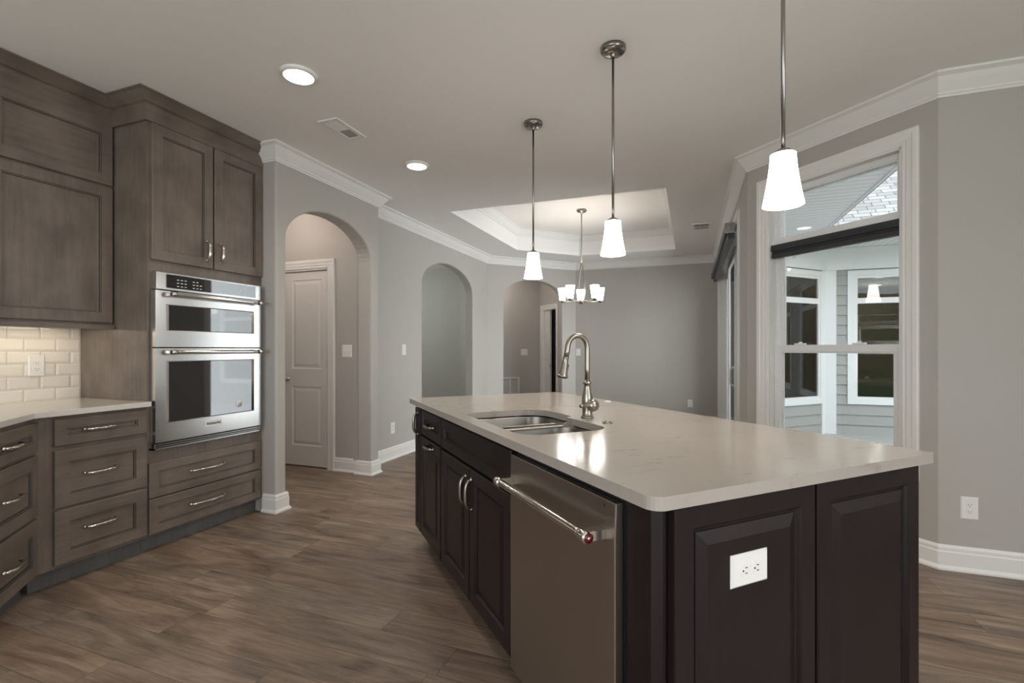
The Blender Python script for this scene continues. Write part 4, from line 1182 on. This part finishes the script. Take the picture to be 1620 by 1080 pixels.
def lap_wall(name, p0, p1, z0, z1, holes):
    m, L = wall_frame(p1, p0)      # normal side: room-on-right frame puts -y on the viewer's side when reversed
    m, L = wall_frame(p0, p1)
    g = G(); z = z0; step = 0.178
    while z < z1 - 1e-3:
        zt = min(z + step, z1); segs = [(0, L)]
        for (a, b, lo, hi) in holes:
            if hi > z + .02 and lo < zt - .02:
                ns = []
                for s0, s1 in segs:
                    if b <= s0 or a >= s1: ns.append((s0, s1)); continue
                    if a > s0: ns.append((s0, a))
                    if b < s1: ns.append((b, s1))
                segs = ns
        for s0, s1 in segs:
            # board: bottom edge proud
            vs = [m @ Vector(c) for c in ((s0, 0.02, z), (s1, 0.02, z), (s1, -0.020, z), (s0, -0.020, z), (s0, 0.02, zt), (s1, 0.02, zt), (s1, 0.002, zt), (s0, 0.002, zt))]
            v = [g.bm.verts.new(c) for c in vs]
            for q in ((0, 1, 2, 3), (4, 7, 6, 5), (3, 2, 6, 7), (0, 4, 5, 1), (0, 3, 7, 4), (1, 5, 6, 2)): g.bm.faces.new([v[i] for i in q])
        z = zt
    return struct(g.build(name, M['siding']))


W0 = (0.59, 8.512)
lap_wall('wall_wing_diagonal', W0, WP0, GZ, 2.66, [(0.75, 2.27, 0.30, 2.56)])
lap_wall('wall_wing', WP0, WP1, GZ, 2.66, [(0.45, 1.80, 0.30, 2.56), (3.0, 4.4, 0.3, 2.56)])
g = G(); g.box(0.13, 0.17, 0, 0.02, 0, 0.02); g.bm.free()


def wing_window(nm, p0, p1, a, b):
    ang_ = math.atan2(p1[1] - p0[1], p1[0] - p0[0])
    w = thing(nm, None, None, (p0[0], p0[1], 0), ang_); struct(w)
    g = G()
    for q in ((a - .02, a + .085, .245, 2.62), (b - .085, b + .02, .245, 2.62), (a + .085, b - .085, 2.53, 2.62), (a + .085, b - .085, .245, .335)): g.box(q[0], q[1], -0.034, 0.02, q[2], q[3])
    g.build('window_casing', M['ext_white'], w)
    g = G(); frame(g, a + .085, b - .085, .335, 2.08, .048, -0.02, 0.04, bead=False); frame(g, a + .085, b - .085, 2.08, 2.53, .05, -0.02, 0.04, bead=False); g.build('window_frame', M['vinyl'], w)
    g = G(); g.box(a + .12, b - .12, 0.004, 0.008, .37, 2.05); g.box(a + .12, b - .12, 0.004, 0.008, 2.12, 2.49); g.build('pane', M['pane_dark'], w)


wing_window('window_4', W0, WP0, 0.77, 2.31)
wing_window('window_5', WP0, WP1, 0.365, 1.90)
wing_window('window_6', WP0, WP1, 2.95, 4.45)
# corner boards, frieze, soffits
g = G(); g.box(2.255, 2.45, 10.165, 10.20, GZ, 2.66); p = Vector((2.26, 10.18, 0)); q = p - V * 0.09
g.prism([(p.x, p.y), (q.x, q.y), (q.x + .02, q.y - .02), (p.x + .02, p.y - .02)], GZ, 2.66); struct(g.build('trim_3', M['ext_white']))
g = G(); g.prism([(0.58, 8.44), (2.30, 10.14), (7.6, 10.14), (7.6, 10.2), (2.278, 10.2), (0.56, 8.5)], 2.64, 3.03); struct(g.build('trim_4', M['ext_white']))


def beadboard(name, poly, z, along, pitch=0.10):
    """a soffit slab with V-grooves modelled as thin ribs"""
    g = G(); g.prism(poly, z, z + 0.05)
    xs = [p[0] for p in poly]; ys = [p[1] for p in poly]
    g.mi = 1
    if along == 'x':
        y = min(ys) + .05
        while y < max(ys):
            g.box(min(xs) + .01, max(xs) - .01, y, y + .007, z - .002, z - .0001); y += pitch
    else:
        x = min(xs) + .05
        while x < max(xs):
            g.box(x, x + .012, min(ys) + .01, max(ys) - .01, z - .004, z - .0001); x += pitch
    return struct(g.build(name, [M['soffit'], plain('soffit_groove', (0.66, 0.67, 0.68), 0.7)]))


# main-house eave over the slider wall
beadboard('ceiling_porch', [(0.56, 4.42), (1.50, 3.48), (1.58, 3.48), (1.58, 8.9), (0.56, 8.9)][0:0] or [(0.575, 4.35), (1.565, 4.35), (1.565, 8.9), (0.575, 8.9)], 2.72, 'x', 0.115)
g = G(); g.prism([(1.42, 3.50), (1.565, 3.50), (1.565, 4.35), (0.58, 4.35)], 2.72, 2.77); struct(g.build('ceiling_porch_corner', M['soffit']))
g = G(); g.box(1.565, 1.585, 3.5, 9.0, 2.70, 2.86); struct(g.build('trim_5', M['ext_white']))
g = G(); g.box(1.585, 1.66, 3.4, 9.05, 2.76, 2.87); struct(g.build('trim_6', M['gutter']))
beadboard('ceiling_wing', [(0.575, 9.0), (7.6, 9.0), (7.6, 10.2), (0.575, 10.2)], 3.035, 'y', 0.11)
g = G(); g.box(0.575, 7.6, 8.96, 9.0, 3.0, 3.16); struct(g.build('trim_7', M['gutter']))
# wing roof (slopes up away from the eave) and main roof
ln = 8.0; pit = radians(40)
g = G(); g.box(0, 14, 0, ln, 0, 0.04); r = struct(g.build('roof_wing', M['shingle'])); r.location = (-3.0, 8.95, 3.14); r.rotation_euler = (pit, 0, 0)
g = G(); g.box(0, 16, 0, 5.2, 0, 0.04); r = struct(g.build('roof_main', M['shingle'])); r.location = (1.66, -3.2, 2.88); r.rotation_euler = (radians(38), 0, pi / 2)
# exterior skin of the main house walls (siding seen only in reflections)
g = G(); g.box(3.33, 3.36, -3.2, 3.5, GZ, 2.70); g.bm.free()

# room behind the wing windows
g = G(); g.box(0.3, 7.6, 13.6, 13.7, -.3, 2.9); g.box(7.55, 7.6, 10.25, 13.6, -.3, 2.9); g.box(-0.8, 7.6, 10.26, 13.6, -.05, 0); g.box(-0.85, -0.8, 10.3, 13.6, -.3, 2.9); struct(g.build('wall_wing_room', M['interior']))
g = G(); g.prism([(0.6, 8.75), (2.24, 10.24), (7.6, 10.24), (7.6, 13.6), (-0.85, 13.6), (-0.85, 9.6)], 2.64, 2.66); struct(g.build('ceiling_wing_room', plain('wing_ceiling', (0.42, 0.42, 0.40), 0.8)))
t = pot('lit round ceiling light inside the wing across the patio', 3.83, 12.73); t.location.z = 2.64
d = bpy.data.lights.new('wing_lamp', 'POINT'); d.energy = 16; d.shadow_soft_size = 0.01; d.color = (1, 0.9, 0.78)
o = bpy.data.objects.new('wing_lamp', d); COL.objects.link(o); o.location = (3.83, 12.6, 2.2)

# earth bank and trees past the side of the house, seen mirrored in glass
g = G(); bm = g.bm; NX, NY = 44, 44; grid = []
for i in range(NX):
    row = []
    for j in range(NY):
        x = 4.2 + i * 0.8; y = -24 + j * 0.8
        e = max(1 / (1 + math.exp(-(x - 15) * 0.8)), 1 / (1 + math.exp((y + 8.5) * 0.9)))
        z = GZ - 0.35 + 5.2 * e + random.uniform(-.12, .12)
        row.append(bm.verts.new((x, y, z)))
    grid.append(row)
for i in range(NX - 1):
    for j in range(NY - 1): bm.faces.new((grid[i][j], grid[i + 1][j], grid[i + 1][j + 1], grid[i][j + 1])).smooth = True
struct(g.build('ground_bank', M['bank']))

# ------------------------------------------------------------------ tidy
for o in list(bpy.data.objects):
    if o.type == 'MESH' and not o.data.materials: o.data.materials.append(M['trim'])
